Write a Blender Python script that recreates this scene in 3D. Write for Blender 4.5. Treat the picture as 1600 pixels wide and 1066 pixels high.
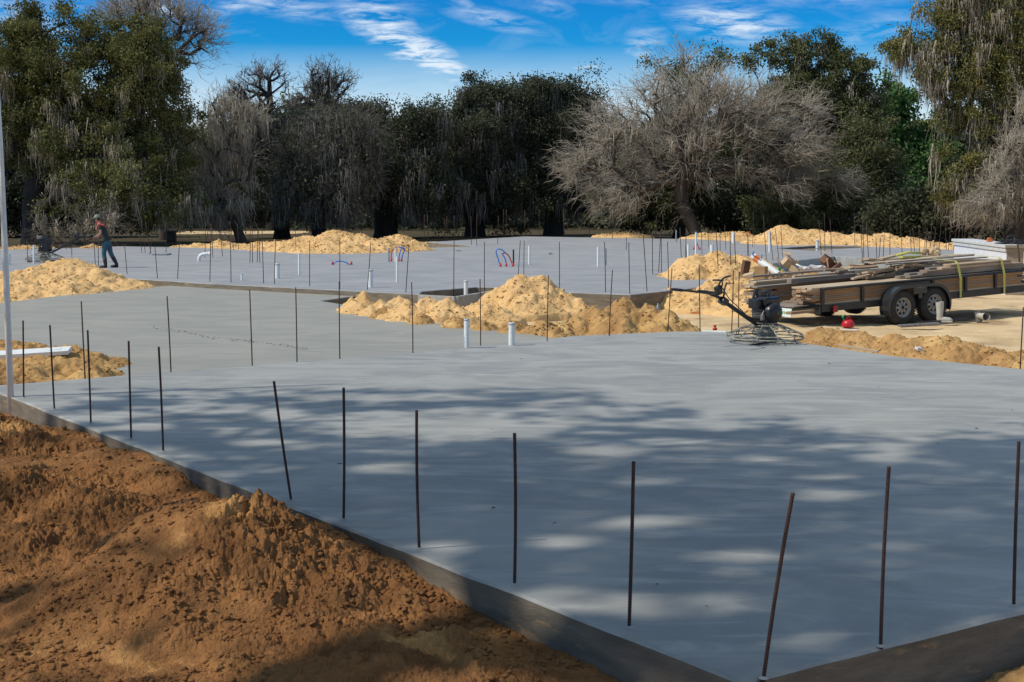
import bpy, bmesh, math, random
import numpy as np
from mathutils import Vector, Matrix, Euler
R = math.radians
PI = math.pi
for o in list(bpy.data.objects): bpy.data.objects.remove(o)
scene = bpy.context.scene
COL = scene.collection

# ------------------------------------------------------------------ camera
F = 2230.0; CX = 800.0; CY = 533.0; HOR = 310.0
PITCH = math.atan((CY - HOR) / F)
CAMZ = 2.2
cam_d = bpy.data.cameras.new('camera'); cam = bpy.data.objects.new('camera', cam_d); COL.objects.link(cam)
cam.location = (0, 0, CAMZ); cam.rotation_euler = (PI/2 - PITCH, 0, 0)
cam_d.sensor_width = 36.0; cam_d.lens = 36.0 * F / 1600.0
cam_d.clip_start = 0.1; cam_d.clip_end = 6000
scene.camera = cam
# ------------------------------------------------------------------ sun and exposure
SUN_E = R(46); SH = Vector((math.cos(R(17)), math.sin(R(17)), 0))      # SH: where shadows point
SHL = 1 / math.tan(SUN_E)
sun_d = bpy.data.lights.new('sun', 'SUN'); sun_o = bpy.data.objects.new('sun', sun_d); COL.objects.link(sun_o)
sun_d.energy = 3.7; sun_d.angle = R(1.1); sun_d.color = (1.0, 0.93, 0.80)
sd = Vector((SH.x*math.cos(SUN_E), SH.y*math.cos(SUN_E), -math.sin(SUN_E)))
sun_o.rotation_euler = sd.to_track_quat('-Z', 'Y').to_euler(); sun_o.location = (-30, -10, 40)
scene.view_settings.view_transform = 'Standard'; scene.view_settings.look = 'None'
scene.view_settings.exposure = 0.0; scene.view_settings.gamma = 1.0
# ------------------------------------------------------------------ world
W = bpy.data.worlds.new('World'); scene.world = W; W.use_nodes = True
nt = W.node_tree; nt.nodes.clear(); N = nt.nodes; L = nt.links
def wn(t, **k):
    n = N.new(t)
    for a, b in k.items(): setattr(n, a, b)
    return n
def wmath(op, a, b=None, c=None, clamp=False):
    n = wn('ShaderNodeMath', operation=op, use_clamp=clamp)
    for i, v in enumerate((a, b, c)):
        if v is None: continue
        if isinstance(v, (int, float)): n.inputs[i].default_value = v
        else: L.new(v, n.inputs[i])
    return n.outputs[0]
sky = wn('ShaderNodeTexSky', sky_type='NISHITA'); sky.sun_disc = False
sky.sun_elevation = SUN_E; sky.sun_rotation = math.atan2(-SH.x, -SH.y) % (2*PI)
sky.air_density = 1.0; sky.dust_density = 0.15; sky.ozone_density = 3.0; sky.altitude = 800
hs = wn('ShaderNodeHueSaturation'); hs.inputs['Saturation'].default_value = 1.36; hs.inputs['Value'].default_value = 1.0
L.new(sky.outputs[0], hs.inputs['Color'])
gm = wn('ShaderNodeMix', data_type='RGBA', blend_type='MULTIPLY'); gm.inputs[0].default_value = 1.0
L.new(hs.outputs[0], gm.inputs[6])
tc = wn('ShaderNodeTexCoord'); sep = wn('ShaderNodeSeparateXYZ'); L.new(tc.outputs['Generated'], sep.inputs[0])
az = wmath('ARCTAN2', sep.outputs[0], sep.outputs[1]); el = wmath('ARCSINE', sep.outputs[2])
cmb = wn('ShaderNodeCombineXYZ'); L.new(az, cmb.inputs[0]); L.new(el, cmb.inputs[1])
erp = wn('ShaderNodeValToRGB'); cr = erp.color_ramp; cr.elements[0].position = .0; cr.elements[0].color = (.9, 1, 1, 1); cr.elements[1].position = 1; cr.elements[1].color = (.9, 1, .82, 1)
for ps, c_ in ((.045, (.62, .92, 1)), (.075, (.22, .74, 1.0)), (.11, (.06, .62, .98)), (.15, (.05, .55, .95)), (.35, (.55, .92, .82))):
    q = cr.elements.new(ps); q.color = (*c_, 1)
L.new(el, erp.inputs[0]); L.new(erp.outputs[0], gm.inputs[7])
def wnoise(scale, sx, sy, rot, detail=6, dist=0.6, rough=0.6):
    m = wn('ShaderNodeMapping'); m.inputs['Rotation'].default_value = (0, 0, rot); m.inputs['Scale'].default_value = (sx, sy, 1)
    L.new(cmb.outputs[0], m.inputs[0])
    n = wn('ShaderNodeTexNoise'); n.inputs['Scale'].default_value = scale; n.inputs['Detail'].default_value = detail
    n.inputs['Distortion'].default_value = dist; n.inputs['Roughness'].default_value = rough
    L.new(m.outputs[0], n.inputs['Vector']); return n.outputs[0]
fib = wnoise(34, .8, 4.2, R(25), 8, .5, 0.68)
fib2 = wnoise(16, 1.0, 2.4, R(12), 6, 0.9, 0.62)
mask = None
# cirrus wisps: azimuth, elevation, half length, half width, tilt, strength (all angles of the sky dome)
WISPS = [(-.070,.103,.044,.0095,-29,1.7),(-.088,.119,.020,.010,-30,1.35),(-.048,.090,.020,.006,-10,1.4),
         (.152,.118,.036,.010,-10,1.0),(.135,.124,.018,.007,20,.6),(.090,.105,.014,.009,25,.65),(.054,.090,.014,.005,-4,.7),
         (-.165,.134,.040,.008,-12,.75),(-.235,.124,.026,.005,-20,.75),(-.255,.130,.018,.008,-20,.6),(-.19,.128,.02,.004,15,.6),
         (-.012,.122,.030,.005,-12,.6),(-.03,.130,.02,.003,-35,.5),(.014,.084,.016,.008,-30,.45),(.02,.133,.02,.005,-20,.4),
         (.245,.112,.03,.008,12,.35),(.09,.137,.07,.006,-6,.35),(.20,.137,.07,.008,-3,.35),(-.11,.137,.04,.008,-8,.5),
         (-.33,.12,.05,.02,-10,.5),(.4,.15,.1,.03,-10,.5),(-.6,.3,.2,.05,20,.6),(.5,.35,.2,.06,-15,.6),(-1.2,.4,.3,.08,10,.6),(.05,.5,.3,.1,10,.5)]
for (a, e, hl, hw, rot, st) in WISPS:
    m = wn('ShaderNodeMapping', vector_type='TEXTURE')
    m.inputs['Location'].default_value = (a, e, 0); m.inputs['Rotation'].default_value = (0, 0, R(rot)); m.inputs['Scale'].default_value = (hl*1.5, hw*1.7, 1)
    L.new(cmb.outputs[0], m.inputs[0])
    ln = wn('ShaderNodeVectorMath', operation='LENGTH'); L.new(m.outputs[0], ln.inputs[0])
    v = wmath('SUBTRACT', 1.0, ln.outputs['Value'], clamp=True)
    v = wmath('MULTIPLY', v, st)
    mask = v if mask is None else wmath('MAXIMUM', mask, v)
fr = wmath('MULTIPLY', wmath('SUBTRACT', fib, 0.40, clamp=True), 5.0)
cl = wmath('MULTIPLY', mask, fr, clamp=True)
thin = wmath('MULTIPLY', wmath('SUBTRACT', fib2, 0.52, clamp=True), .7, clamp=True)
cl = wmath('MAXIMUM', cl, thin)
low = wmath('MULTIPLY', wmath('SUBTRACT', 0.105, el, clamp=True), 22.0, clamp=True)     # thin high veil low over the horizon
low = wmath('MULTIPLY', low, wmath('ADD', wmath('MULTIPLY', fib2, .6), 0.48))
over = wmath('MULTIPLY', wmath('SUBTRACT', el, 0.30, clamp=True), 2.2, clamp=True)      # cirrus veil added overhead, out of view, to whiten the fill light
over = wmath('MULTIPLY', over, wmath('ADD', wmath('MULTIPLY', fib2, .8), .15), clamp=True)
cl = wmath('MAXIMUM', cl, over)
cl = wmath('MAXIMUM', cl, low, clamp=True)
cm = wn('ShaderNodeMix', data_type='RGBA'); L.new(cl, cm.inputs[0]); L.new(gm.outputs[2], cm.inputs[6])
cm.inputs[7].default_value = (6.6, 7.6, 8.6, 1)
bg = wn('ShaderNodeBackground'); bg.inputs['Strength'].default_value = 0.114
L.new(cm.outputs[2], bg.inputs[0]); wo = wn('ShaderNodeOutputWorld'); L.new(bg.outputs[0], wo.inputs[0])

# ------------------------------------------------------------------ helpers
FWD = Vector((0, math.cos(PITCH), -math.sin(PITCH))); UPV = Vector((0, math.sin(PITCH), math.cos(PITCH)))
def ray(px, py): return Vector(((px-CX)/F, 0, 0)) + UPV*((CY-py)/F) + FWD
def at(px, py, z=0.0):
    r = ray(px, py); t = (z - CAMZ)/r.z; return Vector((r.x*t, r.y*t, z))
def atd(px, py, Y):
    r = ray(px, py); t = Y/r.y; return Vector((r.x*t, Y, CAMZ + r.z*t))
def topx(p):
    v = Vector(p) - Vector((0, 0, CAMZ)); d = v.dot(FWD)
    return CX + F*v.x/d, CY - F*v.dot(UPV)/d

def tag(o, label=None, cat=None, group=None, kind=None):
    if label: o['label'] = label
    if cat: o['category'] = cat
    if group: o['group'] = group
    if kind: o['kind'] = kind
    return o
def thing(name, label, cat, loc=(0,0,0), rot=(0,0,0), group=None):
    o = bpy.data.objects.new(name, None); COL.objects.link(o); o.location = loc; o.rotation_euler = rot
    o.empty_display_size = 0.1
    return tag(o, label, cat, group)
def copy_tree(o, parent=None):
    c = o.copy(); COL.objects.link(c); c.parent = parent
    for ch in list(o.children): copy_tree(ch, c)
    return c
def npmesh(name, V, faces, smooth=False, mats=None, midx=None):
    """faces: (n,k) int array, k = 3 or 4"""
    me = bpy.data.meshes.new(name); V = np.asarray(V, dtype=np.float32); faces = np.asarray(faces, dtype=np.int32)
    n, k = faces.shape
    me.vertices.add(len(V)); me.vertices.foreach_set('co', V.ravel())
    me.loops.add(n*k); me.loops.foreach_set('vertex_index', faces.ravel())
    me.polygons.add(n); me.polygons.foreach_set('loop_start', np.arange(0, n*k, k, dtype=np.int32))
    me.polygons.foreach_set('loop_total', np.full(n, k, dtype=np.int32))
    if smooth: me.polygons.foreach_set('use_smooth', np.ones(n, dtype=bool))
    me.update(calc_edges=True); me.validate()
    return me
def link(name, me, mats, parent=None, loc=(0,0,0)):
    o = bpy.data.objects.new(name, me); COL.objects.link(o)
    for m in (mats if isinstance(mats, (list, tuple)) else [mats]): me.materials.append(m)
    o.parent = parent; o.location = loc
    return o

class MB:
    def __init__(s): s.v = []; s.f = []; s.sm = []; s.mi = []
    def add(s, vs, fs, sm=False, mi=0, M=None):
        b = len(s.v)
        for p in vs:
            p = Vector(p); s.v.append(tuple(M @ p) if M else tuple(p))
        for f in fs: s.f.append(tuple(i+b for i in f)); s.sm.append(sm); s.mi.append(mi)
        return s
    def box(s, c, d, rot=None, bev=0.0, mi=0):
        """centre, full dims, Euler rot, chamfer"""
        x, y, z = d[0]/2, d[1]/2, d[2]/2; M = Matrix.Translation(c)
        if rot is not None: M = M @ (rot.to_matrix().to_4x4() if isinstance(rot, Euler) else Euler(rot).to_matrix().to_4x4())
        if bev <= 0:
            vs = [(-x,-y,-z),(x,-y,-z),(x,y,-z),(-x,y,-z),(-x,-y,z),(x,-y,z),(x,y,z),(-x,y,z)]
            fs = [(0,3,2,1),(4,5,6,7),(0,1,5,4),(1,2,6,5),(2,3,7,6),(3,0,4,7)]
            return s.add(vs, fs, False, mi, M)
        bm = bmesh.new(); bmesh.ops.create_cube(bm, size=1)
        for v in bm.verts: v.co = Vector((v.co.x*d[0], v.co.y*d[1], v.co.z*d[2]))
        bmesh.ops.bevel(bm, geom=bm.edges[:], offset=bev, segments=2, affect='EDGES', profile=0.6)
        bm.verts.index_update(); vs = [v.co.copy() for v in bm.verts]; fs = [[v.index for v in f.verts] for f in bm.faces]; bm.free()
        return s.add(vs, fs, False, mi, M)
    def tube(s, pts, r, n=8, cap=True, mi=0, smooth=True):
        pts = [Vector(p) for p in pts]; rs = r if isinstance(r, (list, tuple)) else [r]*len(pts)
        b = len(s.v); up = None
        for i, p in enumerate(pts):
            t = (pts[min(i+1, len(pts)-1)] - pts[max(i-1, 0)]).normalized()
            if up is None: up = Vector((0,0,1)) if abs(t.z) < 0.9 else Vector((1,0,0))
            a = t.cross(up).normalized(); bb = a.cross(t).normalized(); up = bb
            for k in range(n):
                q = 2*PI*k/n; s.v.append(tuple(p + (a*math.cos(q) + bb*math.sin(q))*rs[i]))
        for i in range(len(pts)-1):
            for k in range(n):
                k2 = (k+1) % n
                s.f.append((b+i*n+k, b+i*n+k2, b+(i+1)*n+k2, b+(i+1)*n+k)); s.sm.append(smooth); s.mi.append(mi)
        if cap:
            s.f.append(tuple(b+k for k in range(n-1, -1, -1))); s.sm.append(False); s.mi.append(mi)
            e = b+(len(pts)-1)*n; s.f.append(tuple(e+k for k in range(n))); s.sm.append(False); s.mi.append(mi)
        return s
    def lathe(s, prof, c=(0,0,0), axis='Z', n=24, mi=0, smooth=True):
        """prof: list of (radius, height)"""
        b = len(s.v); c = Vector(c)
        for (r, h) in prof:
            for k in range(n):
                q = 2*PI*k/n; x, y = r*math.cos(q), r*math.sin(q)
                p = {'Z': (x, y, h), 'Y': (x, h, -y), 'X': (h, x, y)}[axis]
                s.v.append(tuple(Vector(p)+c))
        for i in range(len(prof)-1):
            for k in range(n):
                k2 = (k+1) % n
                s.f.append((b+i*n+k, b+i*n+k2, b+(i+1)*n+k2, b+(i+1)*n+k)); s.sm.append(smooth); s.mi.append(mi)
        return s
    def ring(s, c, R0, r, n=40, m=8, mi=0, sx=1, sy=1):
        pts = [Vector(c)+Vector((R0*sx*math.cos(2*PI*i/n), R0*sy*math.sin(2*PI*i/n), 0)) for i in range(n+1)]
        return s.tube(pts, r, m, cap=False, mi=mi)
    def ico(s, c, r, sub=1, mi=0, jit=0, sc=(1,1,1), rng=random):
        bm = bmesh.new(); bmesh.ops.create_icosphere(bm, subdivisions=sub, radius=r)
        bm.verts.index_update(); vs = []
        for v in bm.verts:
            j = 1 + (rng.random()-.5)*jit; vs.append((c[0]+v.co.x*j*sc[0], c[1]+v.co.y*j*sc[1], c[2]+v.co.z*j*sc[2]))
        fs = [[v.index for v in f.verts] for f in bm.faces]; bm.free()
        return s.add(vs, fs, jit == 0, mi)
    def build(s, name, mats, parent=None, loc=(0,0,0), weld=False):
        me = bpy.data.meshes.new(name); me.from_pydata(s.v, [], s.f)
        me.polygons.foreach_set('use_smooth', s.sm); me.polygons.foreach_set('material_index', s.mi)
        me.update()
        bm = bmesh.new(); bm.from_mesh(me); bmesh.ops.recalc_face_normals(bm, faces=bm.faces[:]); bm.to_mesh(me); bm.free()
        return link(name, me, mats, parent, loc)

# ---- numpy noise
def _h(ix, iy, seed):
    ix = ix.astype(np.int64) & 0xffffffff; iy = iy.astype(np.int64) & 0xffffffff
    h = (ix*374761393 + iy*668265263 + seed*2147483647 + 1274126177*seed) & 0xffffffff
    h = ((h ^ (h >> 13))*1274126177) & 0xffffffff
    h = h ^ (h >> 16)
    return (h & 0xffffff)/float(0xffffff)
def vnoise(x, y, seed=0):
    x = np.asarray(x, float); y = np.asarray(y, float)
    ix = np.floor(x); iy = np.floor(y); fx = x-ix; fy = y-iy
    fx = fx*fx*fx*(fx*(fx*6-15)+10); fy = fy*fy*fy*(fy*(fy*6-15)+10)
    a = _h(ix, iy, seed); b = _h(ix+1, iy, seed); c = _h(ix, iy+1, seed); d = _h(ix+1, iy+1, seed)
    return (a*(1-fx)+b*fx)*(1-fy)+(c*(1-fx)+d*fx)*fy*1.0
def fbm(x, y, seed=0, oct=4, gain=.5, lac=2.03):
    s = 0; a = 1; t = 0
    for i in range(oct):
        s = s + a*(vnoise(x, y, seed+i*17)-.5)*2; t += a; a *= gain; x = x*lac+3.1; y = y*lac+1.7
    return s/t
def ridged(x, y, seed=0, oct=3):
    s = 0; a = 1; t = 0
    for i in range(oct):
        s = s + a*(1-np.abs(vnoise(x, y, seed+i*31)*2-1)); t += a; a *= .55; x = x*2.1+5.2; y = y*2.1+1.3
    return s/t
def clods(x, y, seed=0):
    """lumps: rounded bumps on a jittered lattice"""
    ix = np.floor(x); iy = np.floor(y); out = np.zeros_like(x)
    for dx in (-1, 0, 1):
        for dy in (-1, 0, 1):
            cx = ix+dx; cy = iy+dy
            jx = _h(cx, cy, seed); jy = _h(cx, cy, seed+7); sz = _h(cx, cy, seed+13)
            r = .25+.5*sz; d2 = ((x-cx-jx)**2+(y-cy-jy)**2)/(r*r)
            out = np.maximum(out, np.sqrt(np.clip(1-d2, 0, 1))*r*(sz > .25))
    return out
def gridmesh(name, X, Y, Z, mask=None, smooth=True):
    ny, nx = X.shape; idx = np.arange(nx*ny).reshape(ny, nx)
    f = np.stack([idx[:-1,:-1], idx[:-1,1:], idx[1:,1:], idx[1:,:-1]], -1)
    if mask is not None:
        m = mask[:-1,:-1] | mask[:-1,1:] | mask[1:,1:] | mask[1:,:-1]; f = f[m]
    f = f.reshape(-1, 4); V = np.stack([X, Y, Z], -1).reshape(-1, 3)
    used = np.unique(f); remap = -np.ones(len(V), int); remap[used] = np.arange(len(used))
    return npmesh(name, V[used], remap[f], smooth)

# ------------------------------------------------------------------ materials
def mat(name, col, rough=.8, metal=0.0, var=.0, vscale=5.0, col2=None, bump=0.0, bscale=40.0, spec=.5, stretch=(1,1,1), transl=0.0, coat=0.0, detail=5, c3=None, c3s=1.0, c3lo=.5, c3hi=.7):
    m = bpy.data.materials.new(name); m.use_nodes = True; t = m.node_tree; n = t.nodes; l = t.links
    p = n['Principled BSDF']; p.inputs['Roughness'].default_value = rough; p.inputs['Metallic'].default_value = metal
    p.inputs['Specular IOR Level'].default_value = spec; p.inputs['Coat Weight'].default_value = coat
    p.inputs['Base Color'].default_value = (*col, 1)
    tc = n.new('ShaderNodeTexCoord'); mp = n.new('ShaderNodeMapping'); mp.inputs['Scale'].default_value = stretch
    l.new(tc.outputs['Object'], mp.inputs[0])
    def nz(sc, det, ro=.6, di=0):
        q = n.new('ShaderNodeTexNoise'); q.inputs['Scale'].default_value = sc; q.inputs['Detail'].default_value = det
        q.inputs['Roughness'].default_value = ro; q.inputs['Distortion'].default_value = di; l.new(mp.outputs[0], q.inputs['Vector']); return q.outputs[0]
    out = None
    if var > 0 or col2:
        c2 = col2 or tuple(c*(1-var) for c in col)
        rmp = n.new('ShaderNodeValToRGB'); rmp.color_ramp.elements[0].position = .32; rmp.color_ramp.elements[1].position = .68
        rmp.color_ramp.elements[0].color = (*c2, 1); rmp.color_ramp.elements[1].color = (*[min(1, c*(1+var*.4)) for c in col], 1)
        l.new(nz(vscale, detail, .62, .3), rmp.inputs[0]); out = rmp.outputs[0]
        if c3:
            mr = n.new('ShaderNodeMapRange'); mr.inputs[1].default_value = c3lo; mr.inputs[2].default_value = c3hi; mr.interpolation_type = 'SMOOTHSTEP'
            l.new(nz(c3s, 6, .6, .4), mr.inputs[0])
            mx = n.new('ShaderNodeMix'); mx.data_type = 'RGBA'; l.new(mr.outputs[0], mx.inputs[0]); l.new(out, mx.inputs[6]); mx.inputs[7].default_value = (*c3, 1)
            out = mx.outputs[2]
        l.new(out, p.inputs['Base Color'])
    if bump > 0:
        b = n.new('ShaderNodeBump'); b.inputs['Strength'].default_value = 1.0; b.inputs['Distance'].default_value = bump
        l.new(nz(bscale, 6, .65), b.inputs['Height']); l.new(b.outputs[0], p.inputs['Normal'])
    if transl > 0:
        tr = n.new('ShaderNodeBsdfTranslucent'); ms = n.new('ShaderNodeMixShader'); ms.inputs[0].default_value = transl
        tr.inputs[0].default_value = (*col, 1)
        if out: l.new(out, tr.inputs[0])
        o = n['Material Output']; l.new(p.outputs[0], ms.inputs[1]); l.new(tr.outputs[0], ms.inputs[2]); l.new(ms.outputs[0], o.inputs[0])
    return m

M = {}
M['ground'] = mat('dry_sandy_ground', (.72,.54,.32), .95, vscale=.9, col2=(.50,.35,.19), bump=.03, bscale=9, spec=.15, c3=(.34,.23,.13), c3s=.5, c3lo=.50, c3hi=.66, detail=9)
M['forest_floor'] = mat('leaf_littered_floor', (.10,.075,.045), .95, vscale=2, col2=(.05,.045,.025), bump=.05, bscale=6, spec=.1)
M['gold_sand'] = mat('golden_fill_sand', (.78,.515,.25), .95, vscale=1.6, col2=(.57,.35,.145), bump=.04, bscale=11, spec=.1, detail=9, c3=(.42,.24,.10), c3s=1.7, c3lo=.55, c3hi=.74)
M['brown_soil'] = mat('moist_brown_sand', (.45,.215,.082), .95, vscale=3.0, col2=(.23,.105,.043), bump=.045, bscale=34, spec=.12, detail=10, c3=(.74,.40,.15), c3s=.9, c3lo=.56, c3hi=.68)
M['mix_soil'] = mat('half_dry_brown_sand', (.56,.34,.14), .95, vscale=2.0, col2=(.30,.165,.068), bump=.03, bscale=18, spec=.1, detail=9, c3=(.60,.40,.17), c3s=1.2, c3lo=.5, c3hi=.7)
def concrete(name, c1, c2, c3, cool=1.0):
    m = bpy.data.materials.new(name); m.use_nodes = True; t = m.node_tree; n = t.nodes; l = t.links
    p = n['Principled BSDF']; p.inputs['Specular IOR Level'].default_value = .35
    tc = n.new('ShaderNodeTexCoord')
    def nz(sc, st, det=6, ro=.6, di=.5, rot=0):
        mp = n.new('ShaderNodeMapping'); mp.inputs['Scale'].default_value = st; mp.inputs['Rotation'].default_value = (0,0,rot); l.new(tc.outputs['Object'], mp.inputs[0])
        q = n.new('ShaderNodeTexNoise'); q.inputs['Scale'].default_value = sc; q.inputs['Detail'].default_value = det; q.inputs['Roughness'].default_value = ro
        q.inputs['Distortion'].default_value = di; l.new(mp.outputs[0], q.inputs['Vector']); return q.outputs[0]
    def mixc(f, a, b, lo, hi):
        mr = n.new('ShaderNodeMapRange'); mr.interpolation_type = 'SMOOTHSTEP'; mr.inputs[1].default_value = lo; mr.inputs[2].default_value = hi; l.new(f, mr.inputs[0])
        mx = n.new('ShaderNodeMix'); mx.data_type = 'RGBA'; l.new(mr.outputs[0], mx.inputs[0])
        for k, v in ((6, a), (7, b)):
            if isinstance(v, tuple): mx.inputs[k].default_value = (*v, 1)
            else: l.new(v, mx.inputs[k])
        return mx.outputs[2]
    big = mixc(nz(.45, (1,1.4,1), 8, .62, 1.6), c1, c2, .38, .60)
    arcs = mixc(nz(.8, (.6,2.6,1), 8, .70, 2.2, .25), big, c3, .46, .74)
    fine = mixc(nz(5, (.6,2.4,1), 8, .72, 1.0, .1), arcs, tuple(v*.72 for v in c1), .60, .84)
    speck = mixc(nz(26, (1,1,1), 4, .7, 0), fine, tuple(v*.5 for v in c1), .74, .80)
    l.new(speck, p.inputs['Base Color'])
    rr = n.new('ShaderNodeMapRange'); rr.inputs[3].default_value = .42; rr.inputs[4].default_value = .8; l.new(nz(1.2, (1,2,1), 6), rr.inputs[0]); l.new(rr.outputs[0], p.inputs['Roughness'])
    b = n.new('ShaderNodeBump'); b.inputs['Distance'].default_value = .004; l.new(nz(9, (.6,2,1), 7, .7, .6), b.inputs['Height']); l.new(b.outputs[0], p.inputs['Normal'])
    return m
M['conc'] = concrete('troweled_concrete', (.33,.328,.31), (.255,.257,.248), (.41,.405,.385))
M['conc_mid'] = concrete('fresh_green_grey_concrete', (.31,.297,.258), (.265,.257,.228), (.345,.33,.29))
M['conc_far'] = concrete('far_blue_grey_concrete', (.32,.315,.32), (.26,.26,.27), (.40,.39,.39))
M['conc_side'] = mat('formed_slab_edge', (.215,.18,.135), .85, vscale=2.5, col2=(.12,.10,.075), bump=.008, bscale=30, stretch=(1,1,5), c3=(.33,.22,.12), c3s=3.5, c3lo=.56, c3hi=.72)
M['rebar'] = mat('rusty_rebar', (.085,.04,.03), .7, .3, vscale=30, col2=(.03,.02,.02), bump=.001, bscale=200, c3=(.2,.09,.045), c3s=12, c3lo=.6, c3hi=.75)
M['pvc'] = mat('white_pvc', (.78,.80,.80), .45, vscale=14, col2=(.66,.67,.66), c3=(.42,.40,.36), c3s=16, c3lo=.68, c3hi=.8)
M['grey_pvc'] = mat('grey_conduit', (.32,.34,.36), .6, vscale=10, col2=(.22,.23,.25))
M['cap'] = mat('grey_tape_cap', (.62,.64,.66), .6, vscale=10, col2=(.4,.42,.44))
M['pex_red'] = mat('red_pex', (.60,.03,.04), .4, vscale=9, col2=(.45,.03,.04)); M['pex_blue'] = mat('blue_pex', (.03,.20,.62), .4, vscale=9, col2=(.03,.15,.5))
M['black_metal'] = mat('black_painted_steel', (.018,.019,.022), .38, .2, vscale=8, col2=(.035,.032,.03), c3=(.10,.075,.05), c3s=12, c3lo=.64, c3hi=.75)
M['fender'] = mat('fender_steel', (.022,.025,.03), .3, .3, vscale=6, col2=(.03,.034,.04), coat=.3, c3=(.12,.10,.08), c3s=7, c3lo=.62, c3hi=.8)
M['engine'] = mat('engine_black', (.010,.011,.015), .32, .1, vscale=10, col2=(.020,.020,.023), c3=(.07,.06,.05), c3s=14, c3lo=.62, c3hi=.75)
M['engine_metal'] = mat('engine_alloy', (.33,.31,.29), .5, .5, vscale=25, col2=(.12,.11,.10))
M['cement_steel'] = mat('cement_caked_steel', (.42,.40,.34), .8, .1, vscale=14, col2=(.10,.10,.085), bump=.004, bscale=60)
M['tyre'] = mat('tyre_rubber', (.022,.021,.020), .85, vscale=9, col2=(.045,.038,.03), bump=.002, bscale=90)
M['rim'] = mat('dusty_grey_rim', (.40,.39,.37), .55, .3, vscale=12, col2=(.27,.24,.21))
M['dark'] = mat('dark_recess', (.012,.012,.012), .9)
def wood(name, a, b, c):
    return mat(name, a, .85, vscale=2.2, col2=b, stretch=(.5,5,5), bump=.002, bscale=22, c3=c, c3s=1.6, c3lo=.5, c3hi=.75)
M['wood_pale'] = wood('pale_lumber', (.56,.44,.30), (.40,.29,.18), (.34,.26,.19))
M['wood_mid'] = wood('weathered_lumber', (.33,.23,.15), (.19,.125,.08), (.25,.20,.16))
M['wood_grey'] = wood('grey_form_board', (.28,.23,.19), (.16,.13,.105), (.38,.33,.27))
M['wood_end'] = wood('orange_lumber', (.42,.235,.11), (.24,.13,.06), (.46,.31,.18))
M['strap'] = mat('yellow_strap', (.55,.50,.12), .6, vscale=30, col2=(.45,.47,.10))
M['red'] = mat('red_plastic', (.55,.01,.02), .35, vscale=5, col2=(.42,.01,.02)); M['green'] = mat('green_plastic', (.02,.35,.08), .45)
M['orange'] = mat('orange_plastic', (.75,.20,.04), .5, vscale=9, col2=(.6,.16,.04)); M['lamp_red'] = mat('tail_lamp_red', (.22,.015,.02), .3)
M['card'] = mat('cardboard', (.40,.25,.12), .9, vscale=4, col2=(.30,.18,.085)); M['card_pale'] = mat('pale_cardboard', (.56,.42,.26), .9, vscale=4, col2=(.45,.32,.19))  # second tone is a paler board colour, also on flaps and cloth
M['card_dark'] = mat('dark_cardboard', (.16,.075,.045), .9, vscale=4, col2=(.10,.05,.03))
M['paper'] = mat('crumpled_wrap', (.70,.68,.70), .8, vscale=8, col2=(.5,.47,.47))
M['foam'] = mat('pale_block_face', (.70,.71,.76), .8, vscale=3, col2=(.60,.61,.66), stretch=(1,1,6), bump=.004, bscale=15)
M['foam_lid'] = mat('pale_block_lid', (.60,.60,.60), .85, vscale=5, col2=(.46,.46,.45), bump=.006, bscale=18)
M['beige'] = mat('beige_block_end', (.34,.27,.19), .85, vscale=3, col2=(.28,.22,.16))
M['plate'] = mat('plate_white', (.75,.80,.78), .4, vscale=60, col2=(.6,.68,.64))
M['boot'] = mat('cement_caked_rubber', (.52,.50,.46), .85, vscale=9, col2=(.38,.35,.30)); M['boot_sole'] = mat('grey_boot_foot', (.25,.24,.22), .85, vscale=9, col2=(.18,.17,.15))
M['skin'] = mat('skin', (.42,.20,.13), .6, vscale=9, col2=(.34,.16,.10)); M['shirt'] = mat('dark_shirt', (.028,.042,.034), .9, vscale=6, col2=(.015,.022,.02))
M['hivis'] = mat('red_orange_band', (.62,.10,.06), .8, vscale=9, col2=(.45,.06,.04)); M['jeans'] = mat('teal_jeans', (.055,.13,.17), .9, vscale=7, col2=(.03,.075,.11))
M['bootblack'] = mat('black_rubber_boot', (.02,.016,.02), .6); M['capcloth'] = mat('camouflage_cap', (.28,.33,.27), .9, vscale=28, col2=(.10,.13,.09)); M['hair'] = mat('dark_hair', (.02,.014,.01), .8)
M['bark'] = mat('oak_bark', (.085,.068,.052), .95, vscale=4, col2=(.035,.028,.022), stretch=(1,1,.3), bump=.03, bscale=8)
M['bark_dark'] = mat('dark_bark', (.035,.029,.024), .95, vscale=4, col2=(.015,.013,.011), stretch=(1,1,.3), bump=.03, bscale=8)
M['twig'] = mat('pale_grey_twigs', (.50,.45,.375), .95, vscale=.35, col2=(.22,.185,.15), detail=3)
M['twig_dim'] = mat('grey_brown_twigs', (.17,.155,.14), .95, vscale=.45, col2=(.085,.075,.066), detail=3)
def leafm(name, a, b, c, sc=.55): return mat(name, a, .75, vscale=sc, col2=b, transl=.25, spec=.25, c3=c, c3s=sc*2.3, c3lo=.52, c3hi=.72, detail=3)
M['leaf_olive'] = leafm('live_oak_leaves', (.170,.172,.055), (.075,.082,.028), (.22,.215,.075))
M['leaf_shade'] = leafm('shade_toned_oak_leaves', (.088,.098,.054), (.042,.050,.032), (.125,.13,.07))  # shade among the trees and in the undergrowth is put into this colour
M['leaf_mid'] = leafm('green_oak_leaves', (.150,.160,.062), (.065,.078,.032), (.20,.20,.08))
M['leaf_bright'] = leafm('young_green_leaves', (.10,.20,.06), (.045,.10,.03), (.14,.24,.07))
M['leaf_yellow'] = leafm('yellow_olive_leaves', (.19,.19,.062), (.09,.094,.034), (.30,.235,.06))
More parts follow.
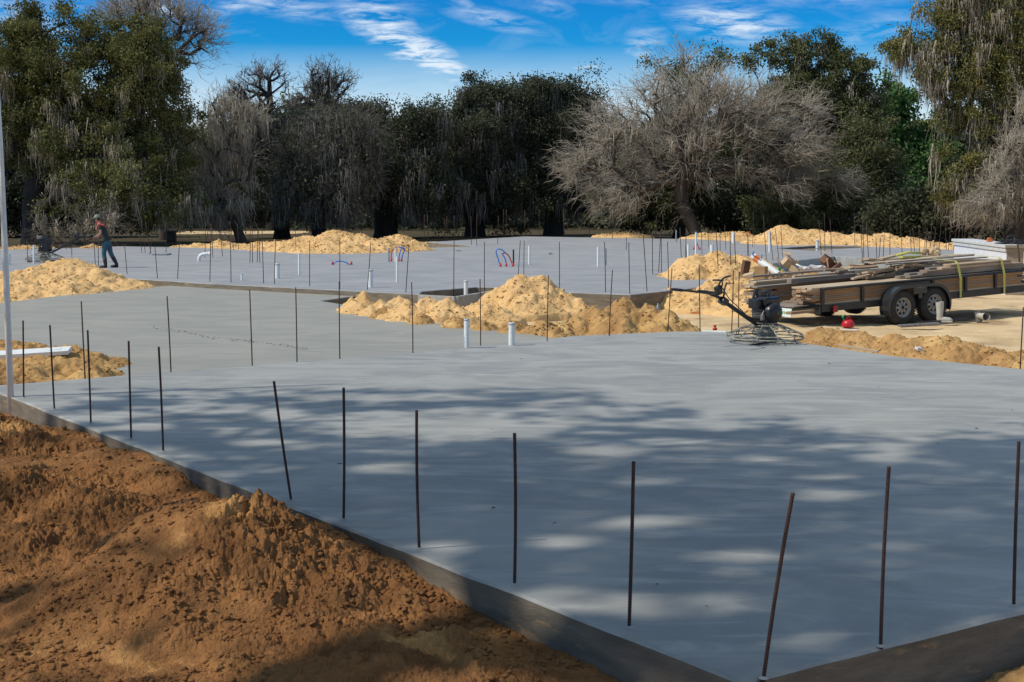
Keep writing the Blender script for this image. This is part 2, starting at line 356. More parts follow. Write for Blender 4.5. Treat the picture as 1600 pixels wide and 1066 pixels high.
M['moss'] = mat('spanish_moss', (.50,.44,.35), .95, vscale=.9, col2=(.26,.23,.18), detail=3, transl=.15, spec=.1)
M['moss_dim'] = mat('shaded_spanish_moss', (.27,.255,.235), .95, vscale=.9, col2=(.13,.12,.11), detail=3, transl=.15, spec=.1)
M['litter'] = mat('dry_leaf', (.07,.05,.03), .8)

# ------------------------------------------------------------------ ground sheet (reaches the horizon)
GZ = -0.35
def build_ground():
    ang = np.concatenate([np.linspace(-PI, -.62, 50)[:-1], np.linspace(-.62, .62, 330), np.linspace(.62, PI, 50)[1:]])
    rad = np.concatenate([[.05, 1.5, 3], np.geomspace(4.5, 160, 420), np.geomspace(175, 5000, 22)])
    A, Rr = np.meshgrid(ang, rad); X = Rr*np.sin(A); Y = Rr*np.cos(A)
    amp = np.clip((170-Rr)/60, 0, 1)
    Z = GZ + amp*(.06*fbm(X*.35, Y*.35, 3, 4) + .03*ridged(X*1.1, Y*2.2, 5, 3) - .02 + .018*fbm(X*4, Y*4, 9, 3))
    Z -= .14*np.clip((13.5-Rr)/3, 0, 1)
    me = gridmesh('ground', X, Y, Z)
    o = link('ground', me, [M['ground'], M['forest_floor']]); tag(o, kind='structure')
    n = len(me.polygons); c = np.empty(n*3, dtype=np.float32); me.polygons.foreach_get('center', c); c = c.reshape(-1, 3)
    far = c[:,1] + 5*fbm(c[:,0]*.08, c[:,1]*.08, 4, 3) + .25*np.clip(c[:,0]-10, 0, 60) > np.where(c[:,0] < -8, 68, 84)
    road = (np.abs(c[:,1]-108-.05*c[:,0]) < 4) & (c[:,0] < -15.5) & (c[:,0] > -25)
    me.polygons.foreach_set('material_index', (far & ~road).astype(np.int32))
build_ground()

# ------------------------------------------------------------------ concrete slabs
def slab(name, label, poly, z, m, depth=.6, wob=0.0, group='poured concrete slabs'):
    """poly: world (x, y) corners, counter-clockwise or not; real thickness, chipped arris"""
    pts = []
    n = len(poly)
    for i in range(n):
        a = Vector(poly[i]); b = Vector(poly[(i+1) % n]); ln = (b-a).length; k = max(1, int(ln/.25)) if ln < 40 else 60
        nrm = Vector((-(b-a).y, (b-a).x)).normalized()
        for j in range(k):
            q = a.lerp(b, j/k); pts.append(q + nrm*((random.random()-.5)*wob if j else 0))
    cen = sum(pts, Vector((0,0)))/len(pts)
    mb = MB(); N_ = len(pts)
    ar = sum(pts[i].x*pts[(i+1)%N_].y-pts[(i+1)%N_].x*pts[i].y for i in range(N_))
    if ar < 0: pts.reverse()
    def inset(d):
        out = []
        for i in range(N_):
            a, b, c = pts[i-1], pts[i], pts[(i+1)%N_]
            n1 = Vector((-(b-a).y, (b-a).x)).normalized(); n2 = Vector((-(c-b).y, (c-b).x)).normalized()
            m_ = (n1+n2); m_ = m_.normalized()/max(.4, m_.normalized().dot(n1)) if m_.length > 1e-4 else n1
            out.append(b + m_*(d*(.6+random.random()*1.1+(1.2 if random.random() < .12 else 0))))
        return out
    top = inset(.014)
    mb.v = [(p.x, p.y, z) for p in top] + [(p.x, p.y, z-.010-random.random()*.008) for p in pts] + [(p.x, p.y, z-depth) for p in pts]
    mb.f = [tuple(range(N_))]; mb.sm = [False]; mb.mi = [0]
    for i in range(N_):
        j = (i+1) % N_
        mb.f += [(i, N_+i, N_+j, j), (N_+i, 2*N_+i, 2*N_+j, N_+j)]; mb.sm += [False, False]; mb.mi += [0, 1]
    me = bpy.data.meshes.new(name); me.from_pydata(mb.v, [], mb.f); me.polygons.foreach_set('material_index', mb.mi); me.update()
    bm = bmesh.new(); bm.from_mesh(me); bmesh.ops.recalc_face_normals(bm, faces=bm.faces[:])
    bmesh.ops.triangulate(bm, faces=[f for f in bm.faces if len(f.verts) > 4]); bm.to_mesh(me); bm.free()
    o = link(name, me, [m, M['conc_side']]); tag(o, label, 'concrete slab', group); return o
random.seed(5)
A0 = at(1160, 1066, 0); U = Vector((-.582, .813, 0)).normalized(); V_ = Vector((.813, .582, 0)).normalized()
# refine U from the exact camera
B0 = at(20, 622, 0); U = (B0-A0).normalized(); V_ = Vector((U.y, -U.x, 0))
R1 = at(1600, 958, 0)
def NP(t, v): p = A0 + U*t + V_*v; return (p.x, p.y)
near_poly = [NP(0, 0), NP(12.65, 0), (at(190,587,0).x, at(190,587,0).y), NP(12.65, 11.6) , NP(0, 11.6)]
near_poly = [NP(0, 0), NP(12.6, 0)] + [(at(x, y, 0).x, at(x, y, 0).y) for x, y in ((190,587),(640,552),(895,525),(1060,518),(1130,518))] + [(at(1400,557,0).x, at(1400,557,0).y), (at(1600,577,0).x, at(1600,577,0).y), NP(-.3, 11.6)]
slab('concrete_slab', 'nearest smooth concrete slab with tree shade across it, filling the foreground', near_poly, 0.0, M['conc'], wob=.006)
ZM = -0.07
def PP(l, z): return [(at(x, y, z).x, at(x, y, z).y) for x, y in l]
bl = [(at(x, y, 0).x-.0, at(x, y, 0).y+.02) for x, y in ((205,586),(640,552),(890,525.6))]
mid_poly = PP([(-90, 485), (95, 462), (300, 443), (560, 462), (500, 470)], ZM) + [(bl[2][0], bl[2][1]), bl[1], bl[0]] + PP([(-90,508)], ZM)
slab('concrete_slab', 'pale greenish grey concrete slab between the near slab and the far slab', mid_poly, ZM, M['conc_mid'], wob=.01)
ZF = 0.05
far_px = [(-120,433),(215,436),(330,443.5),(560,455),(655,460),(660,455),(745,448.5),(772,449),(775,452.5),(985,460.5),(1107,447.5),(1142,436.5),(1020,429.3),
          (1085,423),(1180,414),(1198,411.5),(1303,400),(1380,404.5),(1470,409),(1560,400),(1483,390),(1352,385.3),(1345,386.9),(1270,392),(1212,388),(1273,384),(1343,384.8),
          (1350,383.9),(1200,380),(1090,374),(820,369.5),(760,373),(668,378.5),(745,385),(640,388),(540,394),(430,391),(330,387.5),(190,385),(60,389),(-120,392)]
slab('concrete_slab', 'large blue grey far slab studded with pipe stubs and rebar', PP(far_px, ZF), ZF, M['conc_far'], wob=.0)
def wingslab(name, label, px, z, m): return slab(name, label, PP(px, z), z, m, wob=0)
wingslab('concrete_slab', 'lower concrete slab behind the curb at right, beyond the trailer', [(1190,418),(1300,404),(1420,409),(1560,414),(1560,440),(1190,440)], -.16, M['conc_mid'])
# recessed pit in the far slab's front edge
def strip(name, label, pts, w, h, z, m, cat=None, parent=None, group=None):
    mb = MB()
    for (a, b) in zip(pts[:-1], pts[1:]):
        a = Vector(a); b = Vector(b); d = (b-a); c = (a+b)/2
        mb.box((c.x, c.y, z-h/2), (d.length+w*.0, w, h), Euler((0, 0, math.atan2(d.y, d.x))), bev=.008)
    o = mb.build(name, m, parent); 
    if cat: tag(o, label, cat, group)
    return o
pit = thing('recessed_pit', 'sunken concrete pit with a thin rim in the far slab edge', 'recess', at(715, 455, -.3))
def toL(o, p): return Vector(p) - Vector(o.location)
fl = PP([(640,472),(660,455),(745,448.5),(775,453),(770,475)], -.28)
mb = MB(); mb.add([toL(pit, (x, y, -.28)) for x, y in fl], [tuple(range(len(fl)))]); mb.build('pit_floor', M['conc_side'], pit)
k = PP([(655,460.2),(712,463.3),(773,453.5)], ZF)
mb = MB()
for a, b in zip(k[:-1], k[1:]):
    a = Vector(a); b = Vector(b); d = b-a; c = (a+b)/2
    mb.box(toL(pit, (c.x, c.y, ZF-.2-.003)), (d.length, .1, .4), Euler((0,0,math.atan2(d.y,d.x))), bev=.006)
mb.build('rim', M['conc'], pit)
kk = [Vector((*p, 0)) for p in PP([(1196,412.5),(1303,400.5),(1380,405),(1470,409.5)], ZF+.09)]
strip('curb', 'raised concrete curb step on the far slab behind the debris heap', [tuple(v) for v in kk], .13, .3, ZF+.09, M['conc'], 'curb')

# ------------------------------------------------------------------ foreground spoil bank
CL = {}
def scatter_clods(X, Y, Z, mask, n, smin, smax, key, seed=0):
    rng = np.random.default_rng(n+seed); ii = np.flatnonzero(mask.ravel())
    if len(ii) == 0: return
    k = rng.choice(ii, n); s = smin+(smax-smin)*rng.random(n)**3.2
    CL.setdefault(key, []).append(np.stack([X.ravel()[k], Y.ravel()[k], Z.ravel()[k]+s*.2, s], 1))
def build_clods():
    bm = bmesh.new(); bmesh.ops.create_icosphere(bm, subdivisions=1, radius=1); bm.verts.index_update()
    T = np.array([v.co[:] for v in bm.verts]); Fc = np.array([[v.index for v in f.verts] for f in bm.faces]); bm.free()
    for key, lst in CL.items():
        P = np.concatenate(lst); n = len(P); rng = np.random.default_rng(1)
        V = T[None]*(1+(rng.random((n, len(T), 1))-.5)*.75)*np.stack([.8+.5*rng.random(n), .8+.5*rng.random(n), .5+.35*rng.random(n)], 1)[:, None]*P[:, None, 3:4]+P[:, None, :3]
        f = Fc[None]+(np.arange(n)*len(T))[:, None, None]
        o = link('loose_clods', npmesh('loose_clods', V.reshape(-1, 3), f.reshape(-1, 3)), M[key]); tag(o, 'loose crumbs and clods of sand lying on the piles', 'clods', kind='stuff')
rngn = np.random.default_rng(3)
def cones(X, Y, bumps, base):
    """bumps: (x, y, ztop, radius, sharp)"""
    Z = np.full_like(X, base)
    acc = np.zeros_like(X)
    for (bx, by, zt, r, sh) in bumps:
        d = np.sqrt((X-bx)**2+(Y-by)**2)/r
        prof = np.clip(1-d, 0, 1); prof = prof**sh*(1.0) ; prof = prof*prof*(3-2*prof)*.45+prof*.55
        acc = np.maximum(acc, (zt-base)*prof) + np.minimum(acc, (zt-base)*prof)*.06*(1-prof)
    return base+acc
def fg_height(X, Y):
    dx = X-A0.x; dy = Y-A0.y; t = dx*U.x+dy*U.y; d = -(dx*V_.x+dy*V_.y)       # t along the slab edge, d outward
    wx = X+.22*fbm(X*1.3, Y*1.3, 21, 3); wy = Y+.22*fbm(X*1.3, Y*1.3, 27, 3)
    P = lambda px, py, z: at(px, py, z)
    bl = []
    for (px, py, z, r, s) in [(378,778,.30,1.45,.8),(395,800,.16,1.0,.9),(340,830,.10,.9,.9),(440,850,.04,.8,1),(520,890,-.06,.7,1),(150,700,.03,1.2,.9),(235,722,-.03,.8,1),(60,668,.04,1.1,.9),
                             (0,650,.12,1.5,.9),(40,745,.02,1.1,.9),(120,770,-.02,.9,.9),(-60,700,.15,1.6,.9),(610,925,-.14,.7,.9),(700,985,-.14,.6,.9),(300,880,.02,.55,.8),
                             (720,1045,-.16,.6,.9),(480,960,-.12,.7,1),(560,1030,-.15,.7,.9),(860,1040,-.24,.6,.8),(420,1000,-.17,.6,1),(330,945,-.10,.45,.9),(20,830,-.10,.8,.9)]:
        q = P(px, py, z); bl.append((q.x, q.y, z, r, s))
    Z = cones(wx, wy, bl, -.30)
    # valley between the two mounds, flatter trampled foot
    he = np.interp(t, [-2, 0, 1.0, 1.9, 2.9, 3.5, 4.0, 4.6, 5.2, 6, 7, 8, 9, 10, 11, 12.5, 14], [-.34,-.29,-.21,-.15,-.065,-.045,-.07,-.015,-.05,-.045,-.03,-.07,-.06,-.14,-.16,-.14,-.2])
    w = np.clip(1-d/.55, 0, 1); w = w*w*(3-2*w)
    Z = Z*(1-w)+np.minimum(Z, he+.02*fbm(X*5, Y*5, 71, 3))*w*.4 + (he+.03*fbm(X*4, Y*4, 7, 3))*w*.6
    amp = np.clip((Z+.34)/.22, .35, 1.25)*(1-.55*w)
    rough = .075*fbm(X*1.6, Y*1.6, 11, 4) + .05*(ridged(wx*2.3, wy*2.3, 15, 3)-.55)
    lumps = .055*(clods(wx*5.0, wy*5.0, 31)-.25) + .036*(clods(wx*10, wy*10, 33)-.3) + .030*(clods(wx*21, wy*21, 35)-.3) + .020*(clods(X*43, Y*43, 37)-.3) + .010*(clods(X*83, Y*83, 41)-.3) + .022*(ridged(wx*7, wy*7, 39, 4)-.6)
    fine = .038*fbm(X*7, Y*7, 43, 5, .6) + .016*fbm(X*33, Y*33, 47, 3)
    smooth = np.clip((vnoise(X*.9+5, Y*.9, 55)-.58)*5, 0, 1)       # a few scraped smooth patches
    q = at(345, 905, .05); smooth = np.maximum(smooth, np.clip(1.4-np.sqrt(((X-q.x)/.30)**2+((Y-q.y)/.16)**2), 0, 1))
    Z = Z + amp*(rough + (lumps+fine)*(1-.85*smooth))
    # run-off rills down the steep mound
    Z += -.018*ridged((X+Y)*3.4, (X-Y)*.7, 61, 2)*np.clip((Z+.1)/.2, 0, 1)
    Z -= np.clip((-d)/.04, 0, 1)*.5
    Z = np.minimum(Z, he+.04+np.clip(d-.03, 0, 2)*.75+.02)
    return Z, d, t
def build_fg():
    ang = np.linspace(-.50, .14, 1420); rad = np.geomspace(4.8, 22, 1200)
    A, Rr = np.meshgrid(ang, rad); X = Rr*np.sin(A); Y = Rr*np.cos(A)
    Z, d, t = fg_height(X, Y)
    mask = (d > -.05) & (d < 9) & (t > -2.5)
    scatter_clods(X, Y, Z, mask & (d > .03) & (X > -.40*Y) & (vnoise(X*2, Y*2, 5) > .3), 16000, .004, .022, 'brown_soil')
    me = gridmesh('dirt_bank', X, Y, Z, mask)
    o = link('dirt_bank', me, M['brown_soil']); tag(o, 'long peaked bank of moist brown sand along the left edge of the near slab', 'dirt bank')
build_fg()
def fg2():
    X, Y = np.meshgrid(np.linspace(1.2, 6.5, 560), np.linspace(4.6, 10.5, 600))
    dx = X-A0.x; dy = Y-A0.y; t = dx*U.x+dy*U.y; v = dx*V_.x+dy*V_.y
    Z = -.36 + np.clip((-t)/.5, 0, 1)*0 + np.interp(v, [0, 1.2, 1.9, 2.6, 5], [-.05, .0, .12, .19, .2])*np.clip(-t/.3+.4, 0, 1)
    Z += .06*fbm(X*1.7, Y*1.7, 3, 4)+.03*clods(X*5, Y*5, 5)+.018*clods(X*12, Y*12, 6)+.009*clods(X*26, Y*26, 8)+.012*fbm(X*12, Y*12, 9, 4)
    o = link('dirt_bank', gridmesh('dirt_bank', X, Y, Z, (t < .03) & (t > -3)), M['mix_soil'])
    tag(o, 'low bank of dirt in the bottom right corner beyond the near slab', 'dirt bank')
fg2()

# ------------------------------------------------------------------ sand piles
def pile(label, bumps, base, res=.05, m='gold_sand', seed=0, sc=1.0, cat='sand pile', clip=None, ext=1.0):
    """bumps: (px, y_top_px, distance, radius)"""
    B = []
    for (px, py, Y, r) in bumps:
        q = atd(px, py, Y); B.append((q.x, q.y, q.z, r, 1.0))
    x0 = min(b[0]-b[3] for b in B)-.3; x1 = max(b[0]+b[3] for b in B)+.3; y0 = min(b[1]-b[3] for b in B)-.3; y1 = max(b[1]+b[3] for b in B)+.3
    nx = min(900, int((x1-x0)/res)); ny = min(700, int((y1-y0)/res))
    X, Y = np.meshgrid(np.linspace(x0, x1, nx), np.linspace(y0, y1, ny))
    wx = X+sc*.25*fbm(X*1.1/sc, Y*1.1/sc, seed+1, 3); wy = Y+sc*.25*fbm(X*1.1/sc, Y*1.1/sc, seed+2, 3)
    Z = cones(wx, wy, B, base-.06)
    amp = np.clip((Z-base)/.15, 0, 1)
    Z = Z + amp*sc*(.13*fbm(X*1.8/sc, Y*1.8/sc, seed+3, 4) + .10*(ridged(wx*2.6/sc, wy*2.6/sc, seed+4, 4)-.62) + .06*(clods(wx*3.2/sc, wy*3.2/sc, seed+5)-.3)
                + .04*(clods(wx*7/sc, wy*7/sc, seed+6)-.3)*np.clip(vnoise(X*1.1/sc, Y*1.1/sc, seed+9)*3-.9, 0, 1.3) + .026*(clods(wx*14/sc, wy*14/sc, seed+7)-.3) + .05*fbm(X*9/sc, Y*9/sc, seed+8, 4))
    scatter_clods(X, Y, Z, mask=(Z > base+.02), n=int(65*(x1-x0)*(y1-y0)**.5*sc**-.5), smin=.012*(y0/25)**.5*sc**.3, smax=.042*(y0/30)**.5*sc**.5, key=m)
    mask = Z > base-.055
    Z = Z - .40*np.clip((base-Z)/.05, 0, 1)
    me = gridmesh('sand_pile', X-B[0][0], Y-B[0][1], Z-base, mask)
    o = link('sand_pile', me, M[m], loc=(B[0][0], B[0][1], base)); tag(o, label, cat); return o
pile('golden sand pile in front of the worker at left', [(100,404,37,2.4),(60,418,36.5,2.2),(0,428,36,2.4),(-60,430,36,2.4),(140,418,36.6,2),(175,428,36.4,1.8),(215,440,36.6,1.3),(30,440,34.5,2.2),(110,436,34.8,2.2),(-40,445,34,2),(185,444,36,1.3),(90,424,36,1.8)], -.28, .045, seed=10)
pile('brown sand heap at the left edge carrying a long white board', [(20,532,20.8,1.3),(-40,530,20.5,1.5),(95,541,19.2,1.25),(60,556,18.4,1.1),(120,562,18.4,.9),(10,568,17.6,1.2),(160,578,18.1,.55),(-40,560,17.5,1.3),(135,575,17.8,.6)], -.12, .02, 'mix_soil', 20, .6)
pile('low golden sand mound just behind the resting floor machine at far left', [(30,384,62,1.6),(0,388,62,1.5),(65,384,63,.9)], .0, .1, seed=30)
pile('tiny golden sand mound behind the worker', [(137,382.5,62,.8),(150,385,62,.6)], .0, .08, seed=33)
pile('long tall golden sand pile behind the far slab, left of the centre', [(528,357,59,2.4),(480,368,59,2.2),(440,374,59.5,1.8),(560,366,59,2.2),(620,366,60,1.9),(590,374,58,1.8),(645,374,59.5,1.2),(400,379,61,1.5),(345,376,63,1.5),(310,379,64,1.3),(285,382,64,.9),(370,381,62,1.5),(510,376,57,1.8),(550,379,57,1.6)], .03, .07, seed=40)
pile('rounded golden sand pile standing in the middle between the slabs', [(812,430,31,1.05),(845,435,31,1.0),(785,447,31,.85),(875,455,30.8,.8),(758,468,30.8,.6),(898,468,30.8,.55),(830,458,30.2,.9)], -.22, .03, seed=50)
pile('ragged golden sand strip left of the rounded middle pile', [(562,453,29.5,.55),(545,466,29,.5),(620,466,28.8,.75),(665,466,29.6,.75),(700,469,29.2,.7),(590,470,28,.9),(640,476,27,1.1),(700,481,26.5,1.0),(750,474,28.5,1.1),(555,468,28.3,.5)], -.2, .03, seed=55, sc=.8)
pile('thin brown sand ridge along the back edge of the middle slab', [(600,477,27.2,.5),(660,486,26,.5),(710,493,25.2,.5),(755,497,24.8,.5),(800,503,24.3,.5),(845,504,24.1,.6),(875,502,24.4,.6),(905,500,24.6,.7)], -.15, .022, 'mix_soil', 57, .5)
pile('low brown sand pile right behind the near slab, in front of the middle sand', [(975,468,25,.95),(935,482,24.8,.9),(900,497,24.4,.7),(1010,474,25,.9),(1045,486,24.7,.8),(1075,494,24.5,.55),(960,492,24.1,.8),(870,512,23.9,.45),(1020,495,24.2,.8)], -.22, .022, 'mix_soil', 60, .7)
pile('golden sand pile sitting in the notch of the far slab', [(1120,394,39.5,1.8),(1090,400,39.3,1.5),(1155,397,39.6,1.5),(1080,412,38.5,1.2),(1180,402,39.8,1.4),(1060,424,38,.8),(1140,415,38.2,1.3)], -.2, .04, seed=70)
pile('golden sand pile between the floor machine and the rear of the trailer', [(1125,434,33.5,1.3),(1160,438,33.8,1.2),(1100,448,33,1.1),(1180,448,33,1.2),(1195,452,34,1.1),(1140,462,31.8,1.2),(1175,472,31,1.0),(1060,452,33.5,.9),(1085,464,31.8,.9)], -.27, .035, seed=75)
mb = MB(); fl = PP([(1190,390),(1212,385),(1275,381),(1350,381),(1360,389),(1270,395)], -.06)
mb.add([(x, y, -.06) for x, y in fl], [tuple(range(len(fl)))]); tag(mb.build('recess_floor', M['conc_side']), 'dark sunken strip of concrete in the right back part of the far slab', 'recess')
pile('tiny golden sand mound beyond the far slab, left of the bare tree', [(975,363,84,1.6),(950,366,84,1.4),(998,365,84,1.2)], .03, .1, seed=80)
pile('low golden sand mound beyond the far slab, under the bare tree', [(1110,364,80,1.8),(1150,363,80,1.9),(1180,368,80,1.6),(1085,369,80,1.2)], .03, .09, seed=85)
pile('long golden sand ridge behind the far slab at right', [(1225,352,69,2.4),(1265,358,69,2.4),(1205,362,68.5,1.8),(1300,363,68,2.2),(1340,366,67,2.2),(1375,365,66,2),(1415,371,65,2),(1450,376,64,1.8),(1480,381,63,1.2),(1240,370,67,2.2)], .0, .08, seed=90)
pile('brown sand bank along the far right edge of the near slab', [(1300,513,24,1.1),(1265,530,23.4,.6),(1345,528,22.8,.9),(1395,527,22.6,.9),(1440,528,22.2,.9),(1480,525,22,1.0),(1520,535,21.4,.9),(1560,544,20.6,.8),(1600,548,20,.9),(1325,517,24,.9),(1415,540,21.8,.8),(1500,548,20.6,.8),(1640,555,19.5,.9)], -.24, .02, 'mix_soil', 95, .65)
build_clods()

# ------------------------------------------------------------------ rebar
ORD = ['first','second','third','fourth','fifth','sixth','seventh','eighth','ninth','tenth','eleventh','twelfth','thirteenth','fourteenth','fifteenth','sixteenth','seventeenth','eighteenth','nineteenth','twentieth','twenty-first','twenty-second','twenty-third','twenty-fourth','twenty-fifth','twenty-sixth']
def rebar(base, top, r, detail, label, group):
    d = top-base; ln = d.length; mb = MB(); b0 = -.12
    bend = random.uniform(-.006, .006)
    def P(s): return Vector(d)*s + Vector((bend*math.sin(PI*max(s, 0)), 0, 0))
    if detail:
        k = int(ln/.0075); pts = []; rs = []
        for i in range(k+1):
            pts.append(P(i/k)); rs.append(r*(1.0 if i % 2 else 1.42))
        pts = [P(-.12/ln)]+pts; rs = [r]+rs
        mb.tube(pts, rs, 8)
        mb.lathe([(r*1.1,.012),(r*2.2,.006),(r*3.2,.001)], n=12, mi=1)      # cement squeezed up round the foot
    else: mb.tube([P(-.12/ln), P(.33), P(.66), P(1)], r, 6)
    o = mb.build('rebar', [M['rebar'], M['conc']], loc=base); tag(o, label, 'rebar', group); return o
def rebar_row(items, z, group, where, r=.0075, detail=False, labels=None):
    items = sorted(items, key=lambda i: i[0])
    for i, (bx, by, tx, ty) in enumerate(items):
        b = at(bx, by, z); t = atd(tx, ty, b.y + (random.uniform(-.02, .02)))
        lab = labels[i] if labels else '%s rebar from the left %s' % (ORD[i], where)
        rebar(b, t, r, detail, lab, group)
random.seed(11)
rebar_row([(455,782,428,596),(537,812,537,606),(655,858,651,641),(804,914,804,677),(983,981,990,721),(255,706,248,542),(205,686,201,533),(142,662,137,516),(85,640,78,508),(37,622,36,501)], 0,
          'rebar along the left edge of the near slab', 'along the left edge of the near slab', .0078, True)
rebar_row([(1193,1060,1239,770),(1376,1010,1389,729),(1584,947,1592,690)], 0, 'rebar along the front edge of the near slab', '', .0078, True,
          ['rebar leaning right at the nearest corner of the near slab','upright rusty rebar right of the leaning corner one','upright rusty rebar at the right edge of the picture'])
rebar_row([(133,592,127,471),(267,580,261,463),(394,568,390,452),(464,560,462,449),(531,556,530,440),(645,547,643,441),(751,540,750,436),(855,533,857,430),(952,525,957,422),(1043.5,518,1050,418.7),(1094,516,1092.5,413.7),(1143,519,1146,422),(1154,520,1155,425),(1594,576,1599,480)], 0,
          'rebar along the back edge of the near slab', 'along the back edge of the near slab', .0085)
rebar_row([(246,435,242,386),(277.5,436,282,350),(328,440,330,350),(361,441.5,360,376),(412,443,409.5,356),(429,444,430.5,376),(484,447.5,484,376),(531,452,531,376),(574,453,579.5,377.5),(634,457,639,382),(709,461,709.5,377),(757,450,757,378),(874,453,874,378),(946,457,944.5,378),(984,459,982.5,379),(1011,455.5,1004.5,360),(1044.5,452,1043,378),(198.7,428,194.5,381.6)], ZF,
          'rebar along the front edge of the far slab', 'along the front edge of the far slab', .010)
rebar_row([(810,429,813,376),(818.5,429,819,376),(1020,429,1019.5,361),(1029,426,1032.5,360),(1033.5,426,1033,361),(1065,414,1062.5,356),(1071,414,1072,356),(1074.5,431,1071.5,380),(1097,397,1096,357),(1107,387,1106,355),(1125.5,392,1125,358),(1134,391,1132.5,352)], ZF,
          'rebar standing inside the far slab', 'inside the far slab, left of the notch pile', .011)
rebar_row([(1122.5,436,1119,361),(1142,434,1140.5,361),(1151,436,1147.5,365),(1170,400,1168,366),(1176,386,1177,332),(1197.5,409,1192.5,335),(1208,407.5,1203,362),(1217,405,1211,357),(1223,402,1220,352)], ZF,
          'rebar around the notch sand pile', 'around the notch pile of the far slab', .011)
rebar_row([(35,384,32,345),(43.5,410,42,374),(112.5,407,112,365),(103.5,390,102,359),(110,389,107,357),(149,416,147,374),(154,416,153.5,374),(221.5,395,218,365),(227,395.6,221.5,344),(234,398,241,350),(236,396,227,346),(259.5,396,259,347.5)], ZF,
          'rebar at the left end of the far slab', 'around the worker on the far slab', .011)
rebar_row([(320,402.5,321,347.5),(332.5,402.5,331,355),(347.5,401,344,345),(365,391,359,345),(390.5,411,391,352.5),(394.5,411,394,352.5),(402,410,402.5,355),(406,410,404,356),(462.5,394,461,345),(373,390,371,350)], ZF,
          'rebar before the long sand pile', 'before the long sand pile left of centre', .0115)
rebar_row([(662.7,379,663,335),(668,378.5,668,335),(695,377.5,695.5,343),(699,377,698,338),(710,376.5,709.5,337),(736.7,382.5,735.7,337.5),(745,384,745,335),(777.5,381,779,338),(786,371,787,327.5),(791,371,791,327.5),(820,370,820,327.5),(842.5,370,842.5,327.5),(882,371,880.5,327.5),(921,371.5,919,329),(957,373,956.5,342),(1019,373,1012,348),(1026,373,1025.5,337.5),(1041,373,1034,330)], ZF,
          'rebar along the back edge of the far slab', 'along the back edge of the far slab', .015)
rebar_row([(1283,399,1279.6,344),(1289,397,1288,333),(1300,397,1297,344),(1335.5,384,1334.6,333),(1348,411,1345.6,366),(1350,411,1348,344),(1357.5,410,1354,346.5),(1370,405.6,1368.5,371),(1373,405,1376,371),(1380,405.6,1381.7,366),(1390.5,404,1391,335.5),(1410,401.5,1406.7,344),(1424,394.6,1422,359),(1429,395,1426,356),(1437,395,1436,357.5),(1445,392,1446,337),(1447,393,1449,356),(1453,394,1456,343.7),(1459,395,1462,356)], ZF,
          'rebar behind the trailer', 'between the trailer and the long right ridge', .0115)
rebar_row([(1467,392,1471,344),(1479,390,1477,348),(1482,391,1486,349),(1490,388,1496,349),(1497,388,1499.5,349),(1502,388,1505,349),(1507,387,1508,350),(1513,386,1515,348),(1526,386,1526,344),(1542,386,1543,341),(1552,386,1549,344),(1568,386,1567,345)], ZF,
          'rebar behind the pale wall', 'behind the long pale wall at right', .0125)

# ------------------------------------------------------------------ pipes in the slabs
def pipe(px, py, topy, wpx, z, label, cap=False, m='pvc', tx=None, group='pipe stubs', red=False):
    b = at(px, py, z); t = atd(tx if tx is not None else px, topy, b.y); r = wpx*b.y/F/2; h = t-b
    o = thing('pipe_stub', label, 'pipe', b, group=group)
    mb = MB(); mb.tube([(0,0,-.1), h*.5, h], r, 16, cap=False); mb.tube([(0,0,-.1), h*.5, h], r*.86, 16, cap=False)
    mb.build('pipe', M[m], o)
    if cap:
        c = MB(); c.lathe([(0, h.z+r*.25),(r*1.02, h.z+r*.18),(r*1.10, h.z+r*.02),(r*1.10, h.z-r*.5),(r*1.0, h.z-r*.52)], (h.x, h.y, 0), n=16); c.build('cap', M['red'] if red else M['cap'], o)
    mb = MB(); mb.lathe([(r*1.02, .012),(r*1.25,.006),(r*1.5,.001)], n=16); mb.build('cement_collar', M['conc'], o)
    return o
pipe(729, 544, 499, 8, 0, 'slimmer capped white pipe stub on the near slab edge', True)
pipe(799.5, 540, 505, 9.8, 0, 'thick capped white pipe stub at right of the slimmer one on the near slab edge', True)
